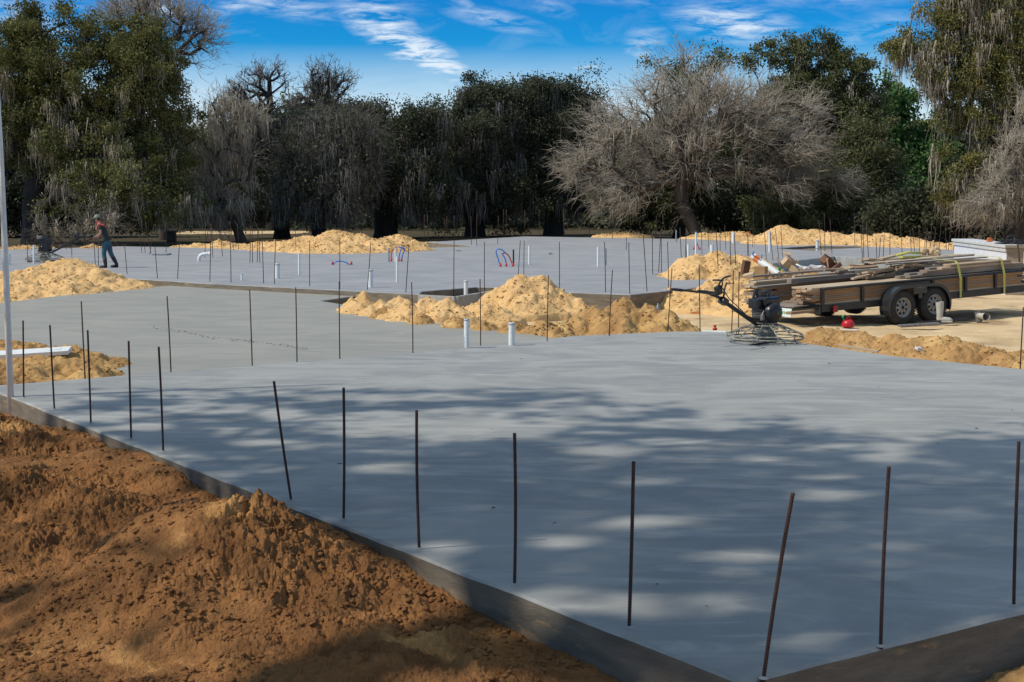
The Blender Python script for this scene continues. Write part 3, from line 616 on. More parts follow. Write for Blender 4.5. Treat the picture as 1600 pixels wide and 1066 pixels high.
for (px, py, ty, w, lab, cap, m_) in [
    (433.5,435.5,412.5,7.5,'thick capped white pipe stub left of the centre on the far slab',True,'pvc'),
    (378,438.5,428,3.6,'shortest little white pipe stub near the front edge of the far slab',True,'pvc'),
    (467.5,430,396,3.6,'thin tall white pipe stub right of the thick capped left one',False,'pvc'),
    (579,449.5,422,7.6,'thick capped white pipe stub below the red and blue tube bundle',True,'pvc'),
    (620.5,441.5,401,3.8,'tall slim white pipe in front of the red capped pipe',False,'pvc'),
    (607.5,410,388,2.6,'slim grey conduit left of the red capped pipe',False,'grey_pvc'),
    (827,413.5,384,3.5,'slim white pipe right of the blue and red loop',False,'pvc'),
    (934.5,417,386,3.6,'slim white pipe right of centre on the far slab',False,'pvc'),
    (946.5,415,388,2.6,'slim grey conduit just right of a white pipe',False,'grey_pvc'),
    (978.5,391,371,2.2,'thin grey conduit far back right of centre',False,'grey_pvc'),
    (802.3,414,390,2.6,'short dark rod at the end of the blue and red loop',False,'black_metal'),
    (1075.5,415,382,4.2,'white pipe left of the sand pile in the notch',False,'pvc'),
    (1056.5,379,359.5,2.2,'thin grey conduit near the back edge under the bare tree',False,'grey_pvc'),
    (1087.5,402,363,3.2,'tall white pipe with red tubes at its foot',True,'pvc'),
    (1112.5,396,382.5,6,'short thick white pipe stub behind the notch sand pile',False,'pvc'),
    (1146,380,363,5.2,'thick white pipe stub before the low mound under the bare tree',False,'pvc'),
    (1202.6,394.5,361,3.6,'tall white pipe at the left end of the long right ridge',False,'pvc'),
    (1209,382,376,3.0,'tiny white pipe stub beside the tall white one',False,'pvc'),
    (1277,388,375.6,4.8,'white pipe stub at the right end of the dark recess',True,'pvc'),
    (53,412,383,3.6,'slim white pipe left of the worker\'s floor machine',False,'pvc'),
    (14,414.5,396.5,5.5,'short white pipe stub at the left edge of the far slab',False,'pvc')]:
    pipe(px, py, ty, w, ZF, lab, cap, m_)
pipe(618, 410, 386, 3.0, ZF, 'white pipe with a red cap among red and blue tubes', True, red=True)
pipe(728, 474, 439, 6.6, -.28, 'capped white pipe standing in the sunken pit', True)
b = at(311, 409, ZF); mb = MB(); s = b.y/F; rr = 2.7*s
mb.tube([(0,0,-.1),(0,0,.12),(.04,0,.20),(.12,0,.25),(.30,0,.27),(13.5*s+.05,0,.27)], rr, 12); mb.tube([(13.5*s+.04,0,.27),(13.5*s+.12,0,.27)], rr*1.15, 12)
tag(mb.build('elbow_pipe', M['pvc'], loc=b), 'white pipe bent over to the right at the left of the far slab', 'pipe')
def flatplate(px, py, w, d, h, label):
    mb = MB(); mb.box((0,0,h/2), (w, d, h), bev=.01); tag(mb.build('floor_box', M['grey_pvc'], loc=at(px, py, ZF)), label, 'floor box')
flatplate(253, 398.5, .55, .8, .06, 'flat dark floor box on the far slab behind the front rebar at left')
flatplate(716, 392.5, .16, .4, .05, 'tiny flat floor box above the pit')
flatplate(860, 397.5, .14, .3, .07, 'tiny dark floor box right of the blue and red loop')

def arc(px0, px1, py_base, peak, sk=0.5, z=ZF):
    a = at(px0, py_base, z); b = at(px1, py_base, z); zz = atd((px0+px1)/2, peak, a.y).z
    return a, b, zz
def pexloop(label, arcs, loc):
    o = thing('tube_loop', label, 'plastic tubing', loc, group='plastic water tubes')
    for (p0, p1, bas, peak, skew, c) in arcs:
        a, b, zz = arc(p0, p1, bas, peak); pts = []
        for i in range(17):
            s_ = i/16; w_ = math.sin(PI*s_)**.7
            q = a.lerp(b, s_); q.z = ZF + (zz-ZF)*w_; q.x += skew*math.sin(PI*s_)*(b.x-a.x); pts.append(q-Vector(loc))
        mb = MB(); mb.tube(pts, .018, 8); mb.build('tube', M['pex_blue' if c == 'b' else 'pex_red'], o)
        for e in (a, b):
            mb = MB(); mb.tube([e-Vector(loc), e-Vector(loc)+Vector((0,0,.10))], .034, 8); mb.build('sleeve', M['pex_red'], o)
def pexpoly(label, Yb, lines):
    loc = Vector((atd(lines[0][1][0][0], 400, Yb).x, Yb, ZF)); o = thing('tube_loop', label, 'plastic tubing', loc, group='plastic water tubes')
    for ci, (c, pl) in enumerate(lines):
        q = [atd(x, y, Yb+.02*ci)-loc for x, y in pl]; pts = []
        for k in range(len(q)-1):
            p0, p1, p2, p3_ = q[max(k-1,0)], q[k], q[k+1], q[min(k+2,len(q)-1)]
            for s_ in (0,.25,.5,.75): pts.append(.5*((2*p1)+(p2-p0)*s_+(2*p0-5*p1+4*p2-p3_)*s_*s_+(3*p1-p0-3*p2+p3_)*s_**3))
        pts.append(q[-1]); mb = MB(); mb.tube(pts, .019, 8); mb.build('tube', M['pex_blue' if c == 'b' else 'pex_red'], o)
        for e in (q[0], q[-1]):
            if e.z < .15: mb = MB(); mb.tube([(e.x,e.y,-.02), (e.x+(.02 if c=='r' else 0),e.y,.11)], [.04,.028], 8); mb.build('sleeve', M['pex_red'], o)
pexpoly('blue and red tubing bent over in loops at the middle of the far slab', 45.2, [('b', [(782,416),(778,404),(775,393),(779,389.3),(785,391),(790,396)]),('b',[(791,416),(789.5,405),(785,398)]),('r',[(784,397.5),(790,395.5),(796,402),(801,414.5)])])
pexpoly('bundle of red and blue tubes round the red capped pipe', 49.0, [('r',[(611,409),(611.3,399),(614,390),(618,386.5)]),('b',[(623,409),(624,399),(627,389),(631,388),(632.5,391)]),('b',[(627.5,409),(629,399),(632,391),(629,387),(622,386.5)])])
pexpoly('single low blue tube arch left of the thick capped pipes', 46.4, [('b',[(519.5,417),(523,410.5),(530,408.3),(540,410),(549,415.8)])])
pexpoly('small red tube ends at the foot of the tall white pipe', 60, [('r',[(1083.5,391),(1085,386),(1087.5,380)]),('r',[(1093,391),(1091,386),(1089,379)])])
b = at(1168,400,ZF); o = thing('ring_marker', 'orange red ring on a thin stem behind the notch sand pile', 'marker', b)
zt = atd(1168,366,b.y).z-ZF; mb = MB(); mb.tube([(0,0,0),(0,0,zt-.1)], .012, 6); mb.build('stem', M['rebar'], o)
mb = MB(); mb.tube([(.075*math.cos(q), 0, zt+.075*math.sin(q)) for q in [2*PI*i/18 for i in range(19)]], .022, 6, cap=False); mb.build('ring', M['orange'], o)

# leaning white pole at the left
b = at(24, 619, 0) + U*(-.02) - V_*.06; t = atd(-9, 60, b.y); mb = MB()
d = t-b; b2 = b - d.normalized()*.34
mb.tube([b2-b2, (b+d*.33)-b2+Vector((.012,0,0)), (b+d*.66)-b2+Vector((.014,0,0)), t-b2], [.036,.034,.030,.026], 16)
tag(mb.build('pole', M['pvc'], loc=b2), 'tall white leaning pole at the left corner of the near slab', 'pole')
# ------------------------------------------------------------------ small litter
def bit(name, label, cat, px, py, z, dims, m, rz=0, tilt=(0,0), bev=.004):
    mb = MB(); mb.box((0,0,dims[2]/2), dims, bev=bev); o = mb.build(name, M[m], loc=at(px, py, z)); o.rotation_euler = (tilt[0], tilt[1], rz); tag(o, label, cat); return o
bit('foam_board', 'long white board lying on the brown heap at left', 'board', 28, 556, .12, (1.35,.30,.055), 'pvc', R(8), (R(6), R(-3)))
bit('foam_strip', 'thin white strip on the pointed end of the white board at left', 'board', 70, 550, .17, (.42,.10,.022), 'pvc', R(22), (R(4), R(-6)))
bit('white_strip', 'white plastic strip lying on the near slab edge left of the floor machine', 'offcut', 1116, 519, 0.0, (.42,.07,.02), 'pvc', R(-24))
bit('wood_offcut', 'pale stick of wood on the sand below the red can', 'offcut', 1342, 546, -.03, (.62,.05,.03), 'wood_pale', R(-40), (0, R(5)))
bit('white_stick', 'short white stick lying in front of the red fuel can', 'stick', 1326, 516.5, -.02, (.30,.03,.02), 'pvc', R(-25))
bit('red_scrap', 'flat red scrap lying on the sand among the rebar right of centre', 'scrap', 1086, 490, -.22, (.17,.10,.03), 'orange', R(5))
bit('orange_scrap', 'small orange scrap at the foot of the low brown pile', 'scrap', 1063, 514, -.1, (.12,.06,.03), 'orange', R(15))
bit('paper_scrap', 'crumpled white paper on the brown bank at right', 'paper', 1435, 547, .02, (.10,.07,.04), 'paper', R(25), (.3,.2))
bit('dark_lump', 'dark clump lying at the left end of the sand strip', 'clod', 579, 464, -.1, (.22,.15,.12), 'engine', R(25), (.2,.1), .03)
for i, (px, py, lab) in enumerate([(822,477,'white scrap on the front slope of the rounded middle pile'),(815,484,'grey wrapper lying at the foot of the rounded middle pile'),(1028,490,'clear plastic bottle upright on the low brown pile')]):
    if i < 2: bit('wrapper', lab, 'litter', px, py, -.1-.05*i, (.12,.09,.05), 'paper', i, (.3,.2))
    else:
        mb = MB(); mb.lathe([(0,0),(.035,0),(.037,.02),(.037,.13),(.014,.17),(.014,.19),(0,.19)], n=14); tag(mb.build('bottle', M['grey_pvc'], loc=at(px, py, .04)), lab, 'bottle')
b = at(1117, 516, 0); mb = MB(); mb.lathe([(0,.0),(.035,.0),(.04,.03),(.02,.045),(.014,.06),(.03,.07),(.026,.085),(0,.09)], n=16); tag(mb.build('valve_knob', M['red'], loc=b), 'small dark red valve knob at the back edge of the near slab', 'valve')
random.seed(4)
# dry leaves and crumbs on the near slab
mb = MB()
for i in range(28):
    t = random.uniform(.3, 12); v = random.uniform(.1, 11); p = A0+U*t+V_*v; s_ = random.uniform(.008, .028)
    q = random.random()*PI; ca, sa = math.cos(q), math.sin(q)
    z0, z1 = .002, random.uniform(.004, .014)
    mb.add([(p.x-ca*s_, p.y-sa*s_, z0), (p.x-sa*s_*.5, p.y+ca*s_*.5, z1), (p.x+ca*s_, p.y+sa*s_, z0+.002), (p.x+sa*s_*.5, p.y-ca*s_*.5, z1*.6)], [(0,1,2),(0,2,3)])
tag(mb.build('fallen_leaves', M['litter']), 'tiny dark leaves scattered over the near slab', 'leaves', kind='stuff')
# scuffed crumb trail across the middle slab
mb = MB(); random.seed(8)
trail = [(240,512),(300,521),(330,528),(395,534),(440,539),(480,547)]
for i in range(120):
    s_ = random.random()*(len(trail)-1); k0 = int(s_); f_ = s_-k0
    px = trail[k0][0]*(1-f_)+trail[k0+1][0]*f_+random.gauss(0, 3); py = trail[k0][1]*(1-f_)+trail[k0+1][1]*f_+random.gauss(0, 1.1)
    p = at(px, py, ZM); r = random.uniform(.005, .014); mb.ico((p.x, p.y, ZM+r*.3), r, 1, jit=.5, sc=(1.6,1,.5))
tag(mb.build('crumb_trail', M['engine_metal']), 'scuffed trail of dark cement crumbs across the middle slab', 'crumbs', kind='stuff')

# ------------------------------------------------------------------ vegetation
def blob_pts(blobs, n, rng, shell=.35, frac=.7):
    w = np.array([b[3]*b[4]*b[5] for b in blobs])**.8; w /= w.sum(); pick = rng.choice(len(blobs), n, p=w); B = np.array(blobs)[pick]
    d = rng.normal(size=(n, 3)); d /= np.linalg.norm(d, axis=1)[:, None]; r = (shell+(1-shell)*rng.random(n))**.8
    Q = B[:, :3] + d*r[:, None]*B[:, 3:6]
    if n >= 150:                                       # gather the twigs into uneven boughs
        k = max(14, n//11); cc = Q[:k]; sz = np.abs(B[:k, 3:6]).min(1)*(.16+.34*rng.random(k)); w = rng.random(k)**1.4+.12; ch = rng.choice(k, n, p=w/w.sum())
        Q2 = cc[ch]+rng.normal(size=(n, 3))*sz[ch][:, None]*np.array([1, 1, .75]); m = rng.random(n) < frac; m[:k] = False
        BB = np.array(blobs); inside = np.min((((Q2[:, None, :]-BB[None, :, :3])/BB[None, :, 3:6])**2).sum(-1), 1) < 1.08; m &= inside; Q[m] = Q2[m]
    return Q
def skeleton(att, trunk, rng, step=.8, jit=.12, sag=0.0):
    pos = [np.array(p, float) for p in trunk]; par = [-1]+list(range(len(trunk)-1)); dist = [0.0]
    for i in range(1, len(pos)): dist.append(dist[-1]+np.linalg.norm(pos[i]-pos[i-1]))
    cap = len(att)*14+60; P = np.zeros((cap, 3)); P[:len(pos)] = pos; D = np.zeros(cap); D[:len(pos)] = dist; n = len(pos); top = pos[-1]
    PR = list(par); order = np.argsort(np.linalg.norm(att-top, axis=1)); ends = []
    first = max(1, len(trunk)-3)
    for k in order:
        a = att[k]; q = np.linalg.norm(P[first:n]-a, axis=1); c = q + .28*D[first:n]; j = int(np.argmin(c))+first; L_ = q[j-first]
        m = max(1, min(12, int(L_/step))); prev = j; p0 = P[j].copy(); mid = (p0+a)/2 + rng.normal(size=3)*L_*jit; mid[2] += L_*(.16-sag)
        for i in range(1, m+1):
            s = i/m; p = (1-s)**2*p0+2*s*(1-s)*mid+s*s*a
            if n >= cap: break
            P[n] = p + (rng.normal(size=3)*step*.07 if i < m else 0); D[n] = D[prev]+np.linalg.norm(P[n]-P[prev]); PR.append(prev); prev = n; n += 1
        ends.append(prev)
    cnt = np.zeros(n)
    for e in ends: cnt[e] += 1
    for i in range(n-1, 0, -1): cnt[PR[i]] += cnt[i]
    return P[:n], np.array(PR[:n]), cnt, np.array(ends)
def seg_tubes(P0, P1, r0, r1, k=5):
    """many tapered prisms at once"""
    d = P1-P0; ln = np.linalg.norm(d, axis=1, keepdims=True)+1e-9; d = d/ln
    ref = np.where(np.abs(d[:, 2:3]) < .9, np.array([[0, 0, 1.0]]), np.array([[1.0, 0, 0]])); a = np.cross(d, ref); a /= np.linalg.norm(a, axis=1, keepdims=True); b = np.cross(a, d)
    n = len(P0); V = np.zeros((n, 2, k, 3))
    for q in range(k):
        c_, s_ = math.cos(2*PI*q/k), math.sin(2*PI*q/k); o = a*c_+b*s_
        V[:, 0, q] = P0+o*r0[:, None]; V[:, 1, q] = P1+o*r1[:, None]
    base = (np.arange(n)*2*k)[:, None]; Fs = []
    for q in range(k):
        q2 = (q+1) % k; Fs.append(np.concatenate([base+q, base+q2, base+k+q2, base+k+q], 1))
    return V.reshape(-1, 3), np.concatenate(Fs, 0)
def leafquads(C, size, rng, flat=.0, asp=.6):
    n = len(C); a = rng.normal(size=(n, 3)); a[:, 2] *= (1-flat); a /= np.linalg.norm(a, axis=1, keepdims=True)
    b = np.cross(a, rng.normal(size=(n, 3))); b /= np.linalg.norm(b, axis=1, keepdims=True); s = (size*(.6+.8*rng.random(n)))[:, None]
    V = np.stack([C-a*s, C-b*s*asp, C+a*s, C+b*s*asp], 1).reshape(-1, 3); return V, np.arange(n*4).reshape(n, 4)
def strands(top, length, width, rng, segs=3):
    """tapering hanging strands"""
    n = len(top); V = np.zeros((n, segs+1, 2, 3)); ang = rng.random(n)*PI; side = np.stack([np.cos(ang), np.sin(ang), np.zeros(n)], 1); dr = rng.normal(size=(n, 3))*.035; dr[:, 2] = 0
    for i in range(segs+1):
        s = i/segs; w = width*(1-s*.85)*(.7+.3*rng.random(n)); c = top + np.stack([dr[:, 0]*s*length*3, dr[:, 1]*s*length*3, -length*s], 1) + rng.normal(size=(n, 3))*.035*(i > 0)
        V[:, i, 0] = c-side*w[:, None]/2; V[:, i, 1] = c+side*w[:, None]/2
    base = (np.arange(n)*(segs+1)*2)[:, None]; Fs = [np.concatenate([base+2*i, base+2*i+1, base+2*i+3, base+2*i+2], 1) for i in range(segs)]
    return V.reshape(-1, 3), np.concatenate(Fs, 0)
def sprays(P, out, rng, n_each, length, r, droop=.3, k=3, spread=.75):
    """fans of fine curved twigs"""
    idx = np.repeat(np.arange(len(P)), n_each); n = len(idx); d = out[idx]*1.0 + rng.normal(size=(n, 3))*spread; d /= np.linalg.norm(d, axis=1, keepdims=True)
    L_ = length*(.45+.9*rng.random(n))[:, None]; p = P[idx].copy(); Vs = []; Fs = []; o = 0; rr = r*(.7+.6*rng.random(n)); g = np.array([[0, 0, -1.0]]); seg = 3
    for i in range(seg):
        q = p + d*L_/seg; V, f = seg_tubes(p, q, rr*(1-.28*i), rr*(1-.28*(i+1)), k); Vs.append(V); Fs.append(f+o); o += len(V)
        p = q; d = d + g*droop*.5 + rng.normal(size=(n, 3))*.22; d /= np.linalg.norm(d, axis=1, keepdims=True)
    return np.concatenate(Vs), np.concatenate(Fs), p, idx
TREES = {}
def tree(name, label, cat, bx, Y, blobs, trunk_r=.35, fork=.3, lean=0, leaf=None, nleaf=0, lsize=.12, clump=.55, natt=160, moss=None, nmoss=0, mlen=1.1, twig=None, ntw=0, twl=.8, twr=.012,
         bark='bark', seed=1, group=None, droop=.3, depthf=.85, by=None, mossw=.07, shell=.35, spread=.75, mossup=0.0):
    rng = np.random.default_rng(seed); gz = GZ
    base = np.array([(bx-CX)/F*Y*1.0, Y, gz-.15]); g = atd(bx, 300, Y); base[0] = g.x
    BL = []
    for bl in blobs:
        px, py, rx, ry = bl[:4]; dy = bl[4] if len(bl) > 4 else 0; c = atd(px, py, Y+dy); k = (Y+dy)/F; BL.append((c.x-base[0], c.y-base[1], c.z-base[2], rx*k, max(rx*k*depthf, .6), ry*k))
    zc = np.average([b[2] for b in BL], weights=[b[3]*b[5] for b in BL]); zmin = min(b[2]-b[5] for b in BL); xc = np.average([b[0] for b in BL], weights=[b[3]*b[5] for b in BL])
    fz = max(.9, zc*fork); tr = [(0, 0, 0), (lean*.25, 0, fz*.35), (lean*.6, 0, fz*.7), (lean, 0, fz), (lean+xc*.12, 0, fz+(zc-fz)*.25)]
    att = blob_pts(BL, natt, rng, shell, .55 if leaf else .72); P, PR, cnt, ends = skeleton(att, tr, rng, step=max(.5, zc/10))
    rad = np.clip(trunk_r*(cnt/cnt[0])**(.40 if not leaf else .46), twr*1.3, trunk_r); rad[0] = trunk_r*1.35
    i = np.arange(1, len(P)); V, f = seg_tubes(P[PR[i]], P[i], np.minimum(rad[PR[i]], rad[i]*1.25+.0), rad[i], 7); 
    root = thing(name, label, cat, tuple(base), group=group)
    link('trunk', npmesh('trunk', V, f, True), M[bark], root)
    cen = np.array([xc, 0, zc*.75]); k = 0
    if leaf and nleaf:
        tips = np.concatenate([P[ends], P[ends]+rng.normal(size=(len(ends), 3))*clump*.9]); per = max(1, int(nleaf/len(tips)))
        wts = .3+1.4*rng.random(len(tips)); idx = rng.choice(len(tips), nleaf, p=wts/wts.sum()); C = tips[idx]+np.clip(rng.normal(size=(nleaf, 3)), -2.1, 2.1)*clump*np.array([.55, .55, .42])*(.6+.8*rng.random(len(tips)))[idx][:, None]
        V, f = leafquads(C, lsize/2, rng); link('crown', npmesh('crown', V, f), M[leaf], root)
    if twig and ntw:
        pk = np.concatenate([ends, rng.choice(i, min(len(i), len(ends)), replace=False)]); Q = P[pk]; out = Q-cen; out /= np.linalg.norm(out, axis=1, keepdims=True); out = out + (Q-P[PR[pk]])/(np.linalg.norm(Q-P[PR[pk]], axis=1, keepdims=True)+1e-6)*.7
        out /= np.linalg.norm(out, axis=1, keepdims=True); each = max(1, int(ntw/len(pk)))
        V, f, tip, ix = sprays(Q, out, rng, each, twl, twr, droop, spread=spread)
        V2, f2, _, _ = sprays(tip, out[ix], rng, 2, twl*.55, twr*.7, droop, spread=spread*.8)
        link('twigs', npmesh('twigs', np.concatenate([V, V2]), np.concatenate([f, f2+len(V)])), M[twig], root)
    if moss and nmoss:
        nodes = P[5:]; w = np.clip(1.25-(nodes[:, 2]/(2*zc))*mossup, .05, 2); w[nodes[:, 2] < 1.2] = 0; nb = max(8, nmoss//34); hb = nodes[rng.choice(len(nodes), nb, p=w/w.sum())]+rng.normal(size=(nb, 3))*np.array([.3, .3, .15])
        hl = mlen*(.35+1.1*rng.random(nb)**1.5); idx = np.repeat(np.arange(nb), 34); T = hb[idx]+rng.normal(size=(len(idx), 3))*np.array([.15, .15, .20])*(.7+mlen*.4)
        ll = hl[idx]*(.12+.9*rng.random(len(idx))**1.6); ll = np.minimum(ll, np.maximum(.15, T[:, 2]-.9)); V, f = strands(T, ll, mossw*(.5+rng.random(len(idx))), rng); link('hanging_moss', npmesh('hanging_moss', V, f), M[moss], root)
    TREES[name+label[:8]] = root; return root

# left live oak and its neighbours
tree('live_oak', 'huge olive green live oak hung with moss, towering behind the worker at far left', 'tree', 55, 80,
     [(55,150,75,80),(60,100,60,50),(110,90,45,40),(30,130,60,60),(200,110,60,50),(10,110,60,75),(35,60,45,45),(75,30,38,32),(150,130,85,85),(165,55,50,38),(215,75,45,45),(235,150,70,70),(255,210,60,60),(130,220,100,70),(15,200,50,50),(270,270,48,48),(200,270,70,45,-3),(290,320,32,30),(235,345,40,20),(310,280,22,40),(100,330,40,22,-3),(170,320,50,25,-4),(-60,150,90,110),(120,275,50,25,-3),(235,310,50,30,-3),(262,100,30,35),(285,170,28,40)],
     trunk_r=.75, fork=.34, leaf='leaf_olive', nleaf=260000, lsize=.14, clump=.55, natt=640, moss='moss', nmoss=19000, mlen=1.3, mossup=1.5, bark='bark_dark', seed=2, mossw=.055, droop=.2)
tree('bare_tree', 'leafless tree whose pale branches rise above the big live oak', 'tree', 255, 88, [(245,30,50,40),(300,60,38,32),(200,20,40,40),(275,90,40,30),(320,75,20,18)],
     trunk_r=.28, fork=.75, twig='twig', ntw=1500, twl=1.2, twr=.02, natt=150, bark='bark', seed=3, droop=.1)
tree('mossy_tree', 'grey leafless mossy tree leaning beside the big live oak', 'tree', 378, 84, [(350,230,48,60),(330,290,35,40),(375,190,32,32),(345,170,30,24),(300,260,30,50),(390,250,20,40),(350,320,35,25)],
     trunk_r=.28, fork=.5, lean=-1.2, twig='twig', ntw=1300, twl=1.0, twr=.02, natt=260, moss='moss', nmoss=9000, mlen=1.1, bark='bark', seed=4)
tree('dead_brush', 'grey leafless brush hanging low behind the worker', 'brush', 130, 68, [(95,372,26,20),(140,360,26,22),(75,362,14,14),(165,350,18,22)],
     trunk_r=.05, fork=.25, twig='twig_dim', ntw=350, twl=.8, twr=.014, natt=70, seed=5, moss='moss', nmoss=350, mlen=.4)
tree('bare_tree', 'thin leafless treetop standing against the sky, left of the taller one', 'tree', 424, 112, [(402,128,20,22),(432,122,14,16),(414,165,18,20),(372,165,24,26),(380,140,14,16)],
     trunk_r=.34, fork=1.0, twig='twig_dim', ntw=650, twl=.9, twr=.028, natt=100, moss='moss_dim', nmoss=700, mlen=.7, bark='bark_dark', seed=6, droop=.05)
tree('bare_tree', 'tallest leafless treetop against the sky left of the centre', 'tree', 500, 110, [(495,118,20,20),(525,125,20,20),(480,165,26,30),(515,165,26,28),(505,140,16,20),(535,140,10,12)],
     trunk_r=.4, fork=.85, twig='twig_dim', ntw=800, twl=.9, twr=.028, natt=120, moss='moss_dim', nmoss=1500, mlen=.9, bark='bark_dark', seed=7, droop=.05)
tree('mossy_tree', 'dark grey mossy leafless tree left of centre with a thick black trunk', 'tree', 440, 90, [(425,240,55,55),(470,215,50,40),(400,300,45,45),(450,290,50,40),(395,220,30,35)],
     trunk_r=.5, fork=.4, twig='twig_dim', ntw=1500, twl=1.1, twr=.024, natt=260, moss='moss_dim', nmoss=9000, mlen=1.6, bark='bark_dark', seed=8, leaf='leaf_shade', nleaf=40000, lsize=.16, clump=.8)
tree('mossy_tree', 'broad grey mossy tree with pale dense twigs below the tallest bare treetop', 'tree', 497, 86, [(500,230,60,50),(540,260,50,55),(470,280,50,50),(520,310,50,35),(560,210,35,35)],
     trunk_r=.42, fork=.4, twig='twig_dim', ntw=2600, twl=1.1, twr=.022, natt=360, moss='moss_dim', nmoss=13000, mlen=1.6, bark='bark_dark', seed=9, leaf='leaf_shade', nleaf=12000, lsize=.2, clump=.8)
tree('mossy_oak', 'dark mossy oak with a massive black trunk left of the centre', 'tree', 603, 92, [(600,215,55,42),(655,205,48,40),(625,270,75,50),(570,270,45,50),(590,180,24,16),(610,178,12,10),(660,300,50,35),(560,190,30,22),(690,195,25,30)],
     trunk_r=.75, fork=.36, leaf='leaf_shade', nleaf=130000, lsize=.15, clump=.75, natt=260, moss='moss_dim', nmoss=10000, mlen=1.9, bark='bark_dark', seed=10, mossw=.09)
tree('mossy_oak', 'dark oak with a knobby crown top at the middle of the tree line', 'tree', 742, 96, [(745,165,38,30),(725,160,14,16),(770,150,20,16),(790,165,36,28),(745,220,60,50),(770,270,60,50),(710,260,45,55),(740,310,60,35)],
     trunk_r=.65, fork=.4, leaf='leaf_shade', nleaf=130000, lsize=.15, clump=.75, natt=260, moss='moss_dim', nmoss=8000, mlen=1.9, bark='bark_dark', seed=11, mossw=.09)
tree('mossy_oak', 'dark dense oak left of the big pale leafless tree', 'tree', 865, 98, [(850,165,50,34),(905,155,28,24),(930,165,18,22),(880,195,60,45),(830,230,50,50),(890,260,60,50),(850,300,65,45),(925,230,30,50),(820,160,24,20)],
     trunk_r=.65, fork=.4, leaf='leaf_shade', nleaf=130000, lsize=.15, clump=.75, natt=260, moss='moss_dim', nmoss=7000, mlen=1.8, bark='bark_dark', seed=12, mossw=.09)
tree('bare_tree', 'giant spreading leafless tree with pale twigs right of the centre', 'tree', 1092, 84,
     [(1080,165,85,60),(1130,150,60,42),(1040,135,42,36),(985,210,70,55),(945,255,50,45),(900,260,28,34),(1185,190,62,48),(1235,240,62,45),(1305,262,36,38),(1005,280,70,38),(1140,235,80,50),(1070,230,80,60),(960,295,45,24),(1210,270,55,26),(1075,102,32,18),(1255,200,30,35)],
     trunk_r=.38, fork=.40, lean=-1.1, twig='twig', ntw=6000, twl=1.2, twr=.019, natt=720, bark='bark', seed=13, droop=.18, shell=.35, depthf=.8, moss='moss', nmoss=6500, mlen=.9, spread=.6)
tree('live_oak', 'evergreen oak crown half hidden inside the giant leafless tree', 'tree', 1062, 92, [(1075,150,50,50),(1048,100,24,18),(1100,118,36,24),(1135,105,26,20),(1030,260,60,70),(1100,240,70,70),(990,290,60,50),(1060,320,60,30)],
     trunk_r=.4, fork=.4, leaf='leaf_mid', nleaf=60000, lsize=.16, clump=.7, natt=220, moss='moss', nmoss=2200, mlen=1.2, bark='bark_dark', seed=14)
tree('live_oak', 'tall green oak with a lumpy crown behind the right of the giant leafless tree', 'tree', 1262, 98, [(1240,85,42,38),(1180,100,30,26),(1210,80,20,18),(1300,100,26,34),(1325,95,24,26),(1350,140,32,40),(1270,150,70,50),(1320,200,58,60),(1220,180,60,60),(1360,190,22,50),(1340,270,50,50)],
     trunk_r=.5, fork=.45, leaf='leaf_mid', nleaf=120000, lsize=.17, clump=.5, natt=400, moss='moss', nmoss=5000, mlen=1.2, bark='bark', seed=15, mossw=.08)
tree('live_oak', 'yellowish green leafy tree below the tall oak, reaching down to the sand ridge', 'tree', 1345, 88, [(1345,230,40,60),(1320,290,55,50),(1360,310,50,45),(1290,330,50,30),(1380,270,25,50),(1230,330,60,28)],
     trunk_r=.3, fork=.3, leaf='leaf_mid', nleaf=90000, lsize=.16, clump=.6, natt=240, bark='bark', seed=16, twig='twig', ntw=1500, twl=.8)
tree('leafy_tree', 'bright green young tree in the gap between the oaks at right', 'tree', 1440, 112, [(1410,160,34,40),(1440,230,42,50),(1460,290,36,50),(1420,300,40,50),(1395,220,28,50),(1480,240,30,60)],
     trunk_r=.3, fork=.35, leaf='leaf_bright', nleaf=34000, lsize=.28, clump=.7, natt=150, bark='bark_dark', seed=17, moss='moss_dim', nmoss=900)
tree('mossy_oak', 'tall right hand oak heavily draped in long grey moss', 'tree', 1590, 78,
     [(1560,30,70,45),(1500,40,40,40),(1440,70,38,24),(1415,72,16,14),(1470,100,50,30),(1540,110,60,50),(1600,100,60,60),(1500,160,42,50),(1560,180,50,50),(1495,225,30,35),(1500,285,28,38),(1540,260,40,50),(1620,200,60,70),(1450,20,24,24),(1520,-20,60,40),(1600,-30,60,50)],
     trunk_r=.6, fork=.5, leaf='leaf_yellow', nleaf=130000, lsize=.14, clump=.48, natt=480, moss='moss', nmoss=18000, mlen=1.5, bark='bark_dark', seed=18, mossw=.07)
tree('mossy_tree', 'brown grey leafless mossy tree at the right edge', 'tree', 1600, 72, [(1590,250,36,45),(1570,300,36,36),(1610,190,30,35),(1545,318,28,20),(1610,290,30,45)],
     trunk_r=.22, fork=.5, twig='twig', ntw=2400, twl=.9, twr=.018, natt=320, moss='moss', nmoss=4500, mlen=.8, seed=19, bark='bark')
tree('shrub', 'dark green shrub mass behind the right sand ridge', 'shrub', 1420, 82, [(1400,335,50,32),(1450,330,50,36),(1500,335,45,34),(1550,330,50,38),(1600,330,40,40)],
     trunk_r=.12, fork=.2, leaf='leaf_shade', nleaf=30000, lsize=.2, clump=.6, natt=160, seed=20, bark='bark_dark')
tree('shrub', 'dark green shrub at the foot of the giant leafless tree', 'shrub', 1170, 93, [(1170,330,60,36),(1120,335,40,30),(1230,325,50,40),(990,335,40,30),(1040,330,40,34)],
     trunk_r=.12, fork=.2, leaf='leaf_shade', nleaf=26000, lsize=.2, clump=.6, natt=140, seed=21, bark='bark_dark')
